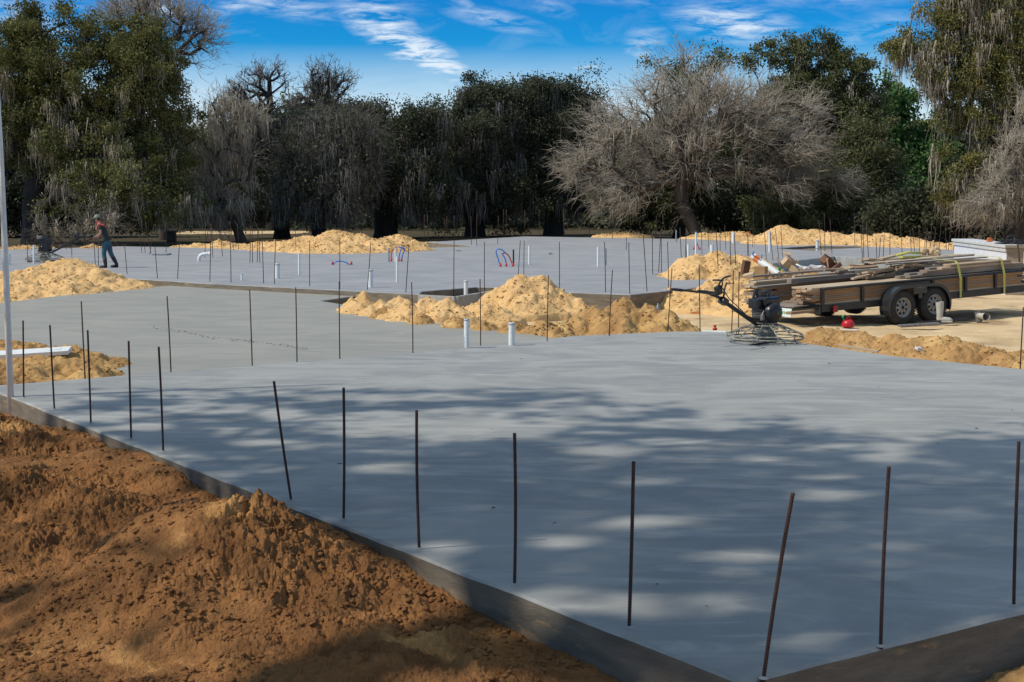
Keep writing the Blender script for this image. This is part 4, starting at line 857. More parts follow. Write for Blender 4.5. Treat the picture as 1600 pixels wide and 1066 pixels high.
tree('live_oak', 'dark oak filling the far left edge behind the big live oak', 'tree', -20, 94, [(-10,300,60,50),(60,310,60,50),(130,300,60,55),(190,320,50,45),(-60,240,60,80)],
     trunk_r=.4, fork=.4, leaf='leaf_shade', nleaf=34000, lsize=.24, clump=.7, natt=150, moss='moss_dim', nmoss=2500, mlen=1.4, bark='bark_dark', seed=22)
# distant row of trees: four kinds, copied one by one
def far_row():
    kinds = []
    specs = [('mossy_oak', [(0,250,50,45),(-35,285,40,40),(35,280,42,42),(5,320,60,30)], 'leaf_shade', 23), ('mossy_oak', [(0,240,40,40),(30,270,40,40),(-30,290,40,36),(0,320,60,30)], 'leaf_shade', 24), ('leafy_tree', [(0,250,50,42),(20,290,50,42),(-30,300,40,40),(0,330,60,26)], 'leaf_mid', 25)]
    words = ['leftmost','second','third','fourth','fifth','sixth','seventh','eighth','ninth','tenth','eleventh','twelfth','thirteenth','fourteenth','fifteenth','sixteenth','seventeenth']
    for nm, bl, lf, sd in specs:
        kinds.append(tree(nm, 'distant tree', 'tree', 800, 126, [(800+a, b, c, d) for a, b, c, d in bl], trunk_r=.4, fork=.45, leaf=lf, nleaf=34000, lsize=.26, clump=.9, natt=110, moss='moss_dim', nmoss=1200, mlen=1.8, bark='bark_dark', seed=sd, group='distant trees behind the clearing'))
    rng = random.Random(7); xs = [-60+i*112 for i in range(17)]
    hs = [1.0,1.0,1.05,1.1,1.18,1.2,1.22,1.2,1.1,1.1,1.15,1.2,1.2,1.1,1.15,1.1,1.1]
    for i, px in enumerate(xs):
        k = kinds[[2,0,1,0,2,2,1,0,1,0,0,1,0,2,1,0,0][i]]; o = k if i in (4, 1, 2) else copy_tree(k)
        if i == 4: k = kinds[2]; o = kinds[2]
        if i == 1: o = kinds[0]
        if i == 2: o = kinds[1]
        Y = rng.uniform(124, 142); g = atd(px+rng.uniform(-15, 15), 300, Y); o.location = (g.x, Y, GZ-.15); o.rotation_euler = (0, 0, 0 if i in (1, 2, 4) else rng.uniform(0, 6.28)); s = hs[i]*rng.uniform(.95, 1.08)*Y/126; o.scale = (s*1.15, s*1.15, s)
        o['label'] = '%s tree from the left in the distant dark row behind the clearing' % words[i].replace('leftmost', 'first'); o['group'] = 'distant trees behind the clearing'
far_row()
# low thicket closing the view under the crowns
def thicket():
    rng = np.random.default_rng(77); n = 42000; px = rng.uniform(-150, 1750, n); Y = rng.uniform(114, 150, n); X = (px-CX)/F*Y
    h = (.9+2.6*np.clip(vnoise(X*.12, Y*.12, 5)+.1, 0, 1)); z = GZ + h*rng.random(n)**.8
    V, f = leafquads(np.stack([X, Y, z], 1), .20, rng); o = link('undergrowth', npmesh('undergrowth', V, f), M['leaf_shade']); tag(o, 'dark undergrowth closing the wood behind the tree trunks', 'undergrowth', kind='stuff')
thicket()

# ------------------------------------------------------------------ tree beside the camera (outside the frame) that shades the near slab
POOLS = [(700,668,175,20,1),(590,652,90,9,.8),(940,705,60,8,.9),(1010,815,70,9,.95),(890,848,70,9,.8),(1160,868,70,10,1),(1302,773,48,8,1),(1010,948,165,20,1),(1215,992,85,17,.85),(690,856,60,8,1),(1010,752,40,4,.8),
         (350,640,95,9,.7),(290,618,70,7,.7),(610,732,50,8,.7),(1290,745,40,5,.8),(1180,720,50,6,.6),(1395,714,65,6,.7),(1300,700,70,6,.7),(150,652,80,9,.8),(240,706,50,7,.8),(1100,665,80,7,.9),(560,618,80,4,.6),(930,642,80,7,.9),(860,630,50,4,.6),(1060,690,50,5,.6),
         (262,940,60,50,1),(330,905,60,30,1),(350,860,45,35,.9),(60,628,60,14,1),(620,880,70,12,1),(860,960,45,40,.9),(680,885,22,20,.9),(1600,1030,120,60,1),(530,880,40,10,.8),(345,800,60,10,.6),(235,830,40,12,.7),(1290,1064,90,8,.8),
         (430,690,60,6,.5),(395,740,60,7,.4),(760,640,60,5,.5)]
EDGE = [(-400,640),(60,615),(110,606),(200,600),(330,595),(400,604),(540,598),(640,594),(760,600),(860,603),(960,616),(1090,628),(1060,646),(1200,653),(1330,668),(1400,678),(1500,668),(1600,655),(2000,640)]
def shade_tree():
    rng = np.random.default_rng(5); n = 200000
    G = np.stack([rng.uniform(-9, 9.5, n), rng.uniform(1.5, 16.5, n)], 1)
    dx, dz = G[:, 0], G[:, 1]; cp, sp = math.cos(PITCH), math.sin(PITCH); dep = G[:, 1]*cp + CAMZ*sp; upc = G[:, 1]*sp - CAMZ*cp
    px = CX + F*G[:, 0]/dep; py = CY - F*upc/dep
    ey = np.interp(px, [e[0] for e in EDGE], [e[1] for e in EDGE]) + 13*fbm(px/110, px*0+3, 5, 3) + 9*fbm(px/30, px*0+3, 15, 3)
    keep = py > ey
    # sunlight that should get through above each patch of ground -> how thickly the leaves stand there
    Lf = np.full(n, .004); wob = 1+.35*fbm(px/40, py/12, 8, 3); stk = .70+.45*vnoise(px/34, py/5, 12)
    for (x, y, rx, ry, s) in POOLS:
        d = np.sqrt(((px-x)/rx)**2+((py-y)/ry)**2)*wob; Lf = np.maximum(Lf, s*np.clip((1.3-d)/.6, 0, 1)*np.clip(stk, 0, 1))
    st = np.clip((vnoise(px/75, py/6.5, 21)*.65+vnoise(px/30, py/3.5, 22)*.35-.525)*6, 0, 1)
    Lf = np.maximum(Lf, .85*st*np.clip((735-py)/80, .03, 1)); Lf = np.maximum(Lf, 1-np.clip(.30+(py-ey)/26, 0, 1))
    dirt = ((G[:, 0]-A0.x)*V_.x+(G[:, 1]-A0.y)*V_.y < -.1) | ((G[:, 0]-A0.x)*U.x+(G[:, 1]-A0.y)*U.y < -.1)
    Lf = np.where(dirt, np.maximum(Lf, .40+.45*np.clip((vnoise(G[:, 0]*1.3, G[:, 1]*1.3, 3)-.25)*2, 0, 1)), Lf)
    dens = n/(18.5*15.0)*.0118; pr = np.clip(-np.log(np.clip(Lf, .004, 1))/dens, 0, 1)
    keep &= rng.random(n) < pr; G = G[keep]
    zg = np.where((G[:, 0]-A0.x)*V_.x+(G[:, 1]-A0.y)*V_.y < 0, -.08, 0)
    h = 5.6+rng.random(len(G))**1.2*3.8; h += 1.0*np.sin(G[:, 0]*.6+1)+.6*np.sin(G[:, 1]*.8)
    h = np.clip(h, 5.3, 11)
    C = np.stack([G[:, 0]-SH.x*SHL*(h-zg), G[:, 1]-SH.y*SHL*(h-zg), h], 1)
    lim = CAMZ + .150*np.maximum(C[:, 1], 0) + .5; ok = (C[:, 2] > lim) | (C[:, 1] < .5) | (np.abs(C[:, 0]) > .40*C[:, 1]+1)
    C = C[ok]; C = C[rng.permutation(len(C))]
    base = np.array([-15.5, -2.5, GZ-.1]); root = thing('live_oak', 'spreading oak beside the viewpoint whose crown shades the near slab', 'tree', tuple(base))
    V, f = leafquads(C-base, .085, rng, asp=.8); link('crown', npmesh('crown', V, f), M['leaf_olive'], root)
    att = C[rng.choice(len(C), 170, replace=False)]-base; att[:, 2] += .1
    P, PR, cnt, ends = skeleton(att, [(0,0,0),(.3,.2,1.8),(.7,.5,3.4),(1.2,.9,5.0),(2.2,1.6,6.3)], rng, step=.9)
    rad = np.clip(.55*(cnt/cnt[0])**.72, .010, .55); i = np.arange(1, len(P)); V, f = seg_tubes(P[PR[i]], P[i], np.minimum(rad[PR[i]], rad[i]*1.25), rad[i], 8); link('trunk', npmesh('trunk', V, f, True), M['bark'], root)
shade_tree()

# ------------------------------------------------------------------ power trowel (walk-behind concrete finishing machine)
def make_trowel(label, loc, rz):
    o = thing('power_trowel', label, 'power trowel', loc, (0, 0, rz), group='walk behind concrete finishing machines')
    # guard ring cage
    mb = MB(); mb.ring((0,0,.075), .585, .013, 56, 8); mb.ring((0,0,.125), .575, .009, 56, 8); mb.ring((0,0,.20), .40, .009, 48, 8); mb.ring((0,0,.265), .22, .011, 40, 8)
    for k in range(12):
        q = 2*PI*k/12; c, s_ = math.cos(q), math.sin(q)
        mb.tube([(.14*c,.14*s_,.29),(.24*c,.24*s_,.265),(.41*c,.41*s_,.20),(.575*c,.575*s_,.125),(.588*c,.588*s_,.075)], .009, 7)
    mb.build('guard_ring', M['cement_steel'], o)
    for k in range(4):
        q = PI/2*k+.35; b = MB(); c, s_ = math.cos(q), math.sin(q)
        b.box((.32*c, .32*s_, .022), (.40, .16, .008), Euler((R(7), 0, q)), bev=.003); b.tube([(.05*c,.05*s_,.06),(.50*c,.50*s_,.045)], .016, 8); b.build('blade', M['cement_steel'], o)
    b = MB(); b.lathe([(0,.03),(.10,.03),(.14,.08),(.15,.16),(.11,.22),(.10,.27),(.18,.29),(.19,.31),(0,.312)], n=24)
    for k in range(3):
        z = .10+.05*k; b.lathe([(.16+.015*k, z),(.19+.012*k, z+.006),(.16+.015*k, z+.012)], n=24)
    b.build('gearbox', M['cement_steel'], o)
    # engine
    e = MB(); e.box((0, 0, .40), (.30, .30, .16), bev=.03); e.box((.0,.0,.335), (.36,.30,.03), bev=.006); e.lathe([(0,-.235),(.10,-.235),(.145,-.215),(.158,-.17),(.158,-.08)], (0,0,.46), 'Y', 28); e.box((-.02,.04,.50), (.26,.22,.16), bev=.02)
    e.lathe([(0,.16),(.05,.16),(.055,.10)], (.02,0,.44), 'Y', 16); eng = e.build('engine', M['engine'], o)
    g = MB()
    for k in range(10):
        q = 2*PI*k/10; g.box((.085*math.cos(q), -.238, .46+.085*math.sin(q)), (.05,.006,.012), Euler((0,-q,0)))
    g.lathe([(0,-.243),(.035,-.243),(.04,-.236)], (0,0,.46), 'Y', 16); g.build('recoil_cover', M['black_metal'], eng)
    g = MB()
    for k in range(6): g.box((-.175, .0, .40+.024*k), (.07,.17,.008), bev=.001)
    g.tube([(-.17,-.06,.37),(-.2,-.1,.42),(-.17,-.12,.5)], .014, 8); g.box((-.18,-.10,.40), (.05,.06,.10), bev=.01); g.build('cylinder_fins', M['engine_metal'], eng)
    t = MB(); t.box((.02, .0, .635), (.36, .28, .13), bev=.035); t.box((.02,0,.572), (.34,.26,.02), bev=.004); t.lathe([(0,.735),(.03,.735),(.034,.73),(.034,.695)], (.08,.02,0), n=16); t.build('fuel_tank', M['engine'], o)
    t = MB(); t.box((-.21,.02,.60), (.12,.20,.15), bev=.03); t.build('air_filter', M['engine'], o)
    t = MB(); t.box((.10,.10,.74), (.16,.14,.10), bev=.02); t.tube([(.14,.08,.76),(.19,.04,.79)], .018, 8); t.build('muffler', M['black_metal'], o)
    t = MB()                                                       # lifting bail: plate with a slot
    pts = [(-.21,.56),(-.02,.56),(-.05,.80),(-.08,.83),(-.12,.80)]; inn = [(-.14,.64),(-.07,.64),(-.08,.76),(-.085,.775),(-.10,.76)]
    vs = []
    for y in (-.012, .012):
        vs += [(x, y+.12, z) for x, z in pts]+[(x, y+.12, z) for x, z in inn]
    fs = []
    for i in range(5):
        j = (i+1) % 5; fs += [(i, j, 5+j, 5+i), (10+i, 15+i, 15+j, 10+j), (i, 10+i, 10+j, j), (5+i, 5+j, 15+j, 15+i)]
    t.add(vs, fs); t.build('lifting_bail', M['black_metal'], o)
    # handle: main tube, elbow box, tiller with grips  (runs along -X)
    h = MB(); h.tube([(-.05,0,.24),(-.18,0,.27),(-.93,0,.66)], .026, 12); h.box((-.95,0,.675), (.13,.11,.10), Euler((0,R(28),0)), bev=.012); h.tube([(-.10,.05,.29),(-.90,.05,.70)], .009, 6)
    h.tube([(-.95,0,.69),(-1.10,0,.755),(-1.25,0,.80)], .024, 12); hd = h.build('handle', M['black_metal'], o)
    h = MB(); h.tube([(-1.25,-.0,.80),(-1.30,.16,.815),(-1.38,.24,.83),(-1.72,.26,.865)], .017, 10); h.tube([(-1.25,0,.80),(-1.30,-.16,.815),(-1.38,-.24,.83),(-1.72,-.26,.865)], .017, 10); h.build('handlebar', M['black_metal'], hd)
    for s_ in (-1, 1):
        g = MB(); g.tube([(-1.55, s_*.25, .846),(-1.60,s_*.253,.852),(-1.72,s_*.26,.866),(-1.78,s_*.263,.872)], [.020,.024,.023,.019], 10); g.build('grip', M['engine'], hd)
    g = MB(); g.box((-1.04,.02,.84), (.10,.09,.13), Euler((0,R(-20),0)), bev=.02); g.tube([(-1.05,.02,.88),(-1.02,0,.98),(-.96,-.03,1.03),(-.86,-.05,1.05)], .014, 8); g.tube([(-.98,.05,.80),(-.92,.05,.92),(-.94,.05,1.0)], .012, 8)
    g.ring((-1.05,.02,.99), .075, .012, 20, 6); g.tube([(-.95,0,.72),(-.93,.0,.86),(-.88,0,.95)], .013, 8); g.build('pitch_control', M['black_metal'], hd)
    g = MB(); g.tube([(-.1,-.05,.30),(-.5,-.07,.44),(-.9,-.06,.72),(-1.05,-.03,.92)], .007, 6); g.build('throttle_cable', M['engine'], hd)
    return o
c = at(1195, 535, 0)
hv = Vector((-1.22, -1.0)); rz = math.atan2(-hv.y, -hv.x)
tr = make_trowel('black engined ring guard floor machine resting on the near slab beside the trailer', (c.x, c.y, .002), rz)
c2 = at(70, 409.5, ZF)
t2 = copy_tree(tr); t2.location = (c2.x, c2.y, ZF+.002); t2.rotation_euler = (0, 0, PI); t2.scale = (1.1,1.1,1.12); t2['label'] = 'floor machine at far left being steered by the worker'
for ch in t2.children:
    if ch.name.startswith('handle') and not ch.name.startswith('handlebar'): ch.rotation_euler = (0, R(-1.2), 0)
    if ch.name.startswith('muffler'):
        ch.data = ch.data.copy(); ch.data.materials[0] = M['engine_metal']

# ------------------------------------------------------------------ worker
def skin(name, verts, edges, radii, m, parent, root=0, sub=2):
    bm = bmesh.new(); lay = bm.verts.layers.skin.verify(); vs = []
    for i, (v, r) in enumerate(zip(verts, radii)):
        b = bm.verts.new(v); b[lay].radius = r if isinstance(r, tuple) else (r, r); b[lay].use_root = (i == root); vs.append(b)
    for a, b in edges: bm.edges.new((vs[a], vs[b]))
    me = bpy.data.meshes.new(name+'_cage'); bm.to_mesh(me); bm.free(); tmp = bpy.data.objects.new('tmp', me); COL.objects.link(tmp)
    tmp.modifiers.new('s', 'SKIN').use_smooth_shade = True; sb = tmp.modifiers.new('u', 'SUBSURF'); sb.levels = sub; sb.render_levels = sub
    dg = bpy.context.evaluated_depsgraph_get(); dg.update(); out = bpy.data.meshes.new_from_object(tmp.evaluated_get(dg)); bpy.data.objects.remove(tmp); out.materials.clear(); out.name = name
    return link(name, out, m, parent)
def chain(n0, k): return [(n0+i, n0+i+1) for i in range(k-1)]
def worker():
    b = at(172, 418.5, ZF); o = thing('person', 'worker in cap, dark shirt and jeans leaning forward to steer the floor machine', 'person', b)
    # facing -X; y is depth
    hipz = .90; sh = (-.245, 0, 1.36)
    V = [(-.08,0,.90),(-.12,0,1.02),(-.17,0,1.16),(-.235,0,1.31),(-.275,0,1.40),(-.31,0,1.46),(-.355,0,1.53),(-.375,0,1.60),(-.39,0,1.66)]
    Rr = [(.145,.115),(.14,.105),(.15,.115),(.16,.115),(.085,.07),(.055,.055),(.08,.085),(.09,.10),(.075,.08)]
    E = chain(0, 9)
    def add(pts, rs, at_):
        n0 = len(V); V.extend(pts); Rr.extend(rs); E.append((at_, n0)); E.extend(chain(n0, len(pts))); return n0
    for s in (-1, 1):
        if s < 0: leg = [(-.08,-.10,.84),(-.17,-.10,.48),(-.115,-.10,.10),(-.16,-.10,.05),(-.29,-.10,.03)]
        else: leg = [(-.06,.10,.84),(.0,.10,.47),(.195,.10,.11),(.16,.10,.05),(.03,.10,.03)]
        add(leg, [.095,.062,.042,.042,.03], 0)
    hands = []
    for s in (-1, 1):
        a = [(-.245, s*.17, 1.345),(-.20, s*.23, 1.12),(-.36, s*.245, 1.03),(-.41, s*.25, 1.01)] if s < 0 else [(-.26, s*.17, 1.345),(-.27, s*.24, 1.12),(-.385, s*.25, 1.03),(-.43, s*.25, 1.01)]
        n0 = add(a, [.058,.043,.030,.03], 3); wrist = n0+3; wv = Vector(a[3])
        for k, ln in enumerate((.072,.08,.075,.06)):
            yy = (k-1.5)*.018; add([wv+Vector((-.02, yy, -.008)), wv+Vector((-.045, yy, -.02)), wv+Vector((-.05, yy, -.045)), wv+Vector((-.03, yy, -.06))], [.010,.009,.0085,.008], wrist)
        add([wv+Vector((.0,-s*.03,-.02)), wv+Vector((-.02,-s*.035,-.05))], [.011,.009], wrist)
    body = skin('body', V, E, Rr, M['skin'], o, sub=1)
    # face details: nose, ears, brow are part of a small head piece fused in the same skin tone
    h = MB(); h.tube([(-.462,0,1.605),(-.485,0,1.585),(-.470,0,1.575)], [.012,.017,.012], 8)
    for s in (-1, 1): h.ico((-.37, s*.092, 1.585), .028, 1, sc=(.8,.4,1.2))
    h.build('nose_and_ears', M['skin'], o)
    h = MB()
    for s in (-1, 1): h.ico((-.462, s*.032, 1.615), .011, 1)
    h.box((-.470,0,1.548), (.012,.05,.008)); h.build('eyes_and_mouth', M['hair'], o)
    h = MB(); h.ico((-.355,0,1.60), .098, 2, sc=(.95,.95,.9)); h.build('hair', M['hair'], o)
    # shirt
    V2 = [(-.085,0,.90),(-.12,0,1.02),(-.17,0,1.16),(-.235,0,1.31),(-.272,0,1.385)]; R2 = [(.175,.14),(.165,.125),(.175,.135),(.185,.135),(.10,.085)]; E2 = chain(0, 5)
    for s in (-1, 1):
        n0 = len(V2); V2 += [(-.245, s*.17, 1.345), (-.225, s*.215, 1.20)]; R2 += [.082,.072]; E2 += [(3, n0), (n0, n0+1)]
    skin('shirt', V2, E2, R2, M['shirt'], o, root=1)
    h = MB(); h.tube([(-.21,.19,1.40),(-.30,.10,1.455),(-.345,0,1.44),(-.30,-.10,1.455),(-.21,-.19,1.40)], [.03,.038,.042,.038,.03], 10); h.tube([(-.28,-.13,1.44),(-.345,-.155,1.33),(-.34,-.16,1.22)], [.032,.03,.018], 8); h.tube([(-.20,-.17,1.40),(-.12,-.15,1.39),(-.08,-.10,1.32)], [.03,.03,.02], 8); h.build('neck_cloth', M['hivis'], o)
    # sleeves leave forearms bare: red band on near arm
    # jeans
    V3 = [(-.08,0,.93),(-.07,0,.88)]; R3 = [(.165,.13),(.17,.135)]; E3 = [(0, 1)]
    for s in (-1, 1):
        n0 = len(V3)
        V3 += ([(-.09,-.10,.80),(-.17,-.10,.48),(-.125,-.10,.20)] if s < 0 else [(-.06,.10,.80),(.0,.10,.47),(.13,.10,.24)]); R3 += [.118,.082,.07]; E3 += [(1, n0), (n0, n0+1), (n0+1, n0+2)]
    skin('jeans', V3, E3, R3, M['jeans'], o)
    for nm, q in (('n', [(-.145,-.10,.33),(-.115,-.10,.10)]), ('f', [(.075,.10,.335),(.195,.10,.11)])):
        a, an = Vector(q[0]), Vector(q[1]); t = MB(); t.tube([a, a.lerp(an,.5), an, an+Vector((-.01,0,-.06))], [.072,.064,.052,.056], 14)
        t.tube([an+Vector((.045,0,-.06)), an+Vector((-.03,0,-.055)), an+Vector((-.13,0,-.062)), an+Vector((-.205,0,-.072))], [.042,.05,.046,.032], 12); t.build('boot', M['bootblack'], o)
    # cap
    h = MB(); c = Vector((-.375,0,1.64)); bmv = MB()
    h.lathe([(.102,-.015),(.103,.015),(.095,.05),(.072,.08),(.04,.096),(0,.10)], c, n=20)
    vs = []; n = 12
    for k in range(n+1):
        q = PI/2 + PI*k/n; vs.append((c.x+.100*math.cos(q), c.y+.100*math.sin(q), c.z+.005)); 
    for k in range(n+1):
        q = PI/2 + PI*k/n; vs.append((c.x+.105*math.cos(q)-.085*max(0, -math.cos(q))**.6, c.y+.092*math.sin(q), c.z-.028*max(0,-math.cos(q))))
    vs += [(x, y, z-.008) for x, y, z in vs]; m_ = 2*(n+1); fs = []
    for k in range(n): fs += [(k, k+1, n+2+k, n+1+k), (m_+k, m_+n+1+k, m_+n+2+k, m_+k+1), (n+1+k, n+2+k, m_+n+2+k, m_+n+1+k)]
    h.add(vs, fs); h.build('cap', M['capcloth'], o)
worker(); bpy.data.objects['person'].scale = (.95, .95, .95)

# ------------------------------------------------------------------ trailer
TA = math.atan2(.47, .88); TILT = R(2.4)
def trailer():
    o = thing('utility_trailer', 'black tandem axle flatbed trailer loaded with lumber, parked on the sand at right', 'trailer', (7.74, 30.2, GZ+.02), (0, -TILT, TA))
    x0, x1, yh = -2.35, 3.75, 1.0
    f = MB()
    for y in (-yh, yh): f.box(((x0+x1)/2, y, .45), (x1-x0, .06, .13), bev=.006)
    for x in [x0+.03, -1.6, -.8, 0, .8, 1.6, 2.4, 3.1, x1-.03]: f.box((x, 0, .43), (.06, 2*yh-.07, .08), bev=.004)
    f.build('frame', M['black_metal'], o)
    d = MB()
    for k in range(13): d.box(((x0+x1)/2+random.uniform(-.01,.01), -.93+k*.155, .505), (x1-x0-.1, .145, .038), bev=.004)
    d.build('deck', M['wood_mid'], o)
    r = MB()
    for y in (-yh, yh): r.tube([(x0, y, .84), (x1, y, .84)], .028, 8)
    r.tube([(x1,-yh,.84),(x1,yh,.84)], .028, 8); r.build('top_rail', M['black_metal'], o)
    for y in (-yh, yh):
        for x in (x0+.04, -1.28, .62, 1.55, 2.42, x1-.06):
            p = MB(); p.box((x, y, .64), (.07, .05, .38), bev=.005); p.build('post', M['black_metal'], o)
    for s in (-1, 1):
        yw = s*1.16
        for xw in (-.43, .43):
            w = MB(); Rt = .362; wd = .205
            w.lathe([(.20,-wd/2+.02),(.25,-wd/2),(.315,-wd/2+.012),(Rt-.008,-wd/2+.035),(Rt,-.05),(Rt,.05),(Rt-.008,wd/2-.035),(.315,wd/2-.012),(.25,wd/2),(.20,wd/2-.02)], (xw, yw, .345), 'Y', 44)
            for k in range(44):
                q = 2*PI*k/44
                for yy in (-.062, .0, .062): w.box((xw+(Rt+.002)*math.cos(q), yw+yy, .345+(Rt+.002)*math.sin(q)), (.009, .045, .032), Euler((0, -q, 0)))
            ty = w.build('tyre', M['tyre'], o)
            m_ = MB(); e = -s*0
            yo = yw+s*.055
            m_.lathe([(.205, s*.045),(.197, s*.05),(.19, s*.03),(.182, -s*.01),(.155, -s*.012),(.150,-s*.004)], (xw, yo, .345), 'Y', 40)
            n = 8                                             # spoked steel wheel: eight triangular windows
            def P(r_, q, y): return (xw+r_*math.cos(q), yo+y, .345+r_*math.sin(q))
            for k in range(n):
                q = 2*PI*k/n; a_ = PI/n
                m_.add([P(.151, q-.10, -s*.004), P(.151, q+.10, -s*.004), P(.085, q+a_*.98, s*.006), P(.085, q-a_*.98, s*.006), P(.151, q-.10, -s*.024), P(.151, q+.10, -s*.024), P(.085, q+a_*.98, -s*.016), P(.085, q-a_*.98, -s*.016)], [(0,1,2,3),(4,7,6,5),(1,5,6,2),(0,3,7,4)])
            m_.lathe([(.087,-s*.0+.0),(.085,s*.012),(.05,s*.018),(.042,s*.03),(.04,s*.018),(.0,s*.018)], (xw, yo, .345), 'Y', 24)
            for k in range(5):
                q = 2*PI*k/5+.3; m_.tube([P(.062, q, s*.012), P(.062, q, s*.034)], .010, 6)
            m_.build('rim', M['rim'], ty)
            k_ = MB(); k_.lathe([(.2,-s*.03),(0,-s*.03)], (xw, yo, .345), 'Y', 24); k_.tube([(xw, yw-s*.02, .345), (xw, yo+s*.032, .345)], .034, 12); k_.build('hub', M['dark'], ty)
        fd = MB(); prof = []
        for k in range(9): q = R(200)-R(110)*k/8; prof.append((-.43+.43*math.cos(q), .36+.42*math.sin(q)))
        prof = [p for p in prof if True]; right = [(-x, z) for x, z in reversed(prof)]; pr = prof+right
        ya, yb = yw-.135, yw+.135; vs = []
        for x, z in pr: vs += [(x, ya, z), (x, yb, z)]
        for x, z in pr: vs += [(x, ya, z-.012), (x, yb, z-.012)]
        nn = len(pr); fs = []
        for i in range(nn-1):
            a_ = 2*i; fs += [(a_, a_+2, a_+3, a_+1), (2*nn+a_, 2*nn+a_+1, 2*nn+a_+3, 2*nn+a_+2), (a_, 2*nn+a_, 2*nn+a_+2, a_+2), (a_+1, a_+3, 2*nn+a_+3, 2*nn+a_+1)]
        fd.add(vs, fs)
        # side skirt lip with the centre gusset
        yo = yw+s*.136
        for i in range(nn-1):
            (xa, za), (xb, zb) = pr[i], pr[i+1]
            fd.add([(xa, yo, za), (xb, yo, zb), (xb*.95, yo, zb-.055), (xa*.95, yo, za-.055)], [(0,1,2,3)]); fd.add([(xa, yo-s*.006, za), (xb, yo-s*.006, zb), (xb*.95, yo-s*.006, zb-.055), (xa*.95, yo-s*.006, za-.055)], [(0,1,2,3)])
        fd.box((0, yo-s*.004, .68), (.36, .012, .16), bev=.004); fd.box((0, yo-s*.004, .56), (.10, .012, .12), bev=.004)
        fe = fd.build('fender', M['fender'], o)
        if s < 0:
            t = MB(); rr = random.Random(3)
            for k in range(9): t.box((-.10+k*.026, yo-.010, .73), (rr.uniform(.010,.018), .002, .026))
            t.build('faded_lettering', M['engine_metal'], fe)
    b = MB(); b.box((x0-.03, 0, .42), (.05, 2*yh+.02, .16), bev=.006); b.box((x0-.25,.05,.47), (.42, 1.5, .03), bev=.004); rb = b.build('rear_beam', M['fender'], o)
    b = MB(); b.box((x0-.02-.25, .1, .50), (.42, 1.66, .022), bev=.003); b.build('rear_deck_panel', M['wood_grey'], o)
    for y in (-1.075, 1.075):
        b = MB(); b.box((x0+.30, y, .43), (.09, .07, .12), bev=.01); b.build('tail_light', M['lamp_red'], o)
    b = MB(); b.box((x0-.485, -.52, .38), (.012, .33, .17), Euler((0, R(8), 0)), bev=.003); pl = b.build('licence_plate', M['plate'], o)
    b = MB()
    for k, y in enumerate((-.13,-.085,-.04,.045,.09,.13)): b.box((x0-.494, -.52+y, .375), (.003, .022, .06), Euler((0, R(8), 0)))
    b.build('plate_characters', M['green'], pl)
    b = MB(); b.box((x0-.495, -.52, .375), (.003, .035, .045), Euler((R(30), R(8), 0))); b.build('plate_emblem', M['orange'], pl)
    b = MB(); b.box((x0-.493,-.38,.44), (.004,.03,.03), Euler((0,R(8),0))); b.build('plate_sticker', M['strap'], pl)
    b = MB(); b.box((4.4, -.45, .42), (1.5, .07, .10), Euler((0,0,R(32))), bev=.005); b.box((4.4, .45, .42), (1.5, .07, .10), Euler((0,0,R(-32))), bev=.005); b.box((5.15,0,.42), (.4,.09,.10), bev=.005); b.build('tongue', M['black_metal'], o)
    b = MB(); b.tube([(4.0,-1.0,.95),(4.0,-1.0,.02)], .035, 10); b.box((4.0,-1.0,.0), (.2,.2,.02), bev=.004); b.tube([(4.0,-1.0,.95),(4.0,-1.15,.95)], .012, 6); b.box((3.86,-1.0,.45), (.3,.05,.08), bev=.004); b.build('jack', M['black_metal'], o)
    return o
TR = trailer()
TM = Matrix.Translation((7.74, 30.2, GZ+.02)) @ Euler((0, -TILT, TA)).to_matrix().to_4x4()
bb = MB(); bb.box((0,0,.08), (.55,.45,.16), bev=.01); jb = bb.build('support_block', M['wood_mid'], loc=tuple((TM @ Vector((4.0,-1.0,0))) * Vector((1,1,0)) + Vector((0,0,GZ-.02)))) if False else None
p = TM @ Vector((4.0, -1.0, -.14)); bb = MB(); bb.box((0,0,0), (.62,.5,.16), bev=.012); q = bb.build('support_block', M['conc_side'], loc=(p.x, p.y, GZ+.10)); q.rotation_euler = (0,0,TA); tag(q, 'dark flat block under the trailer jack at the right edge', 'block')
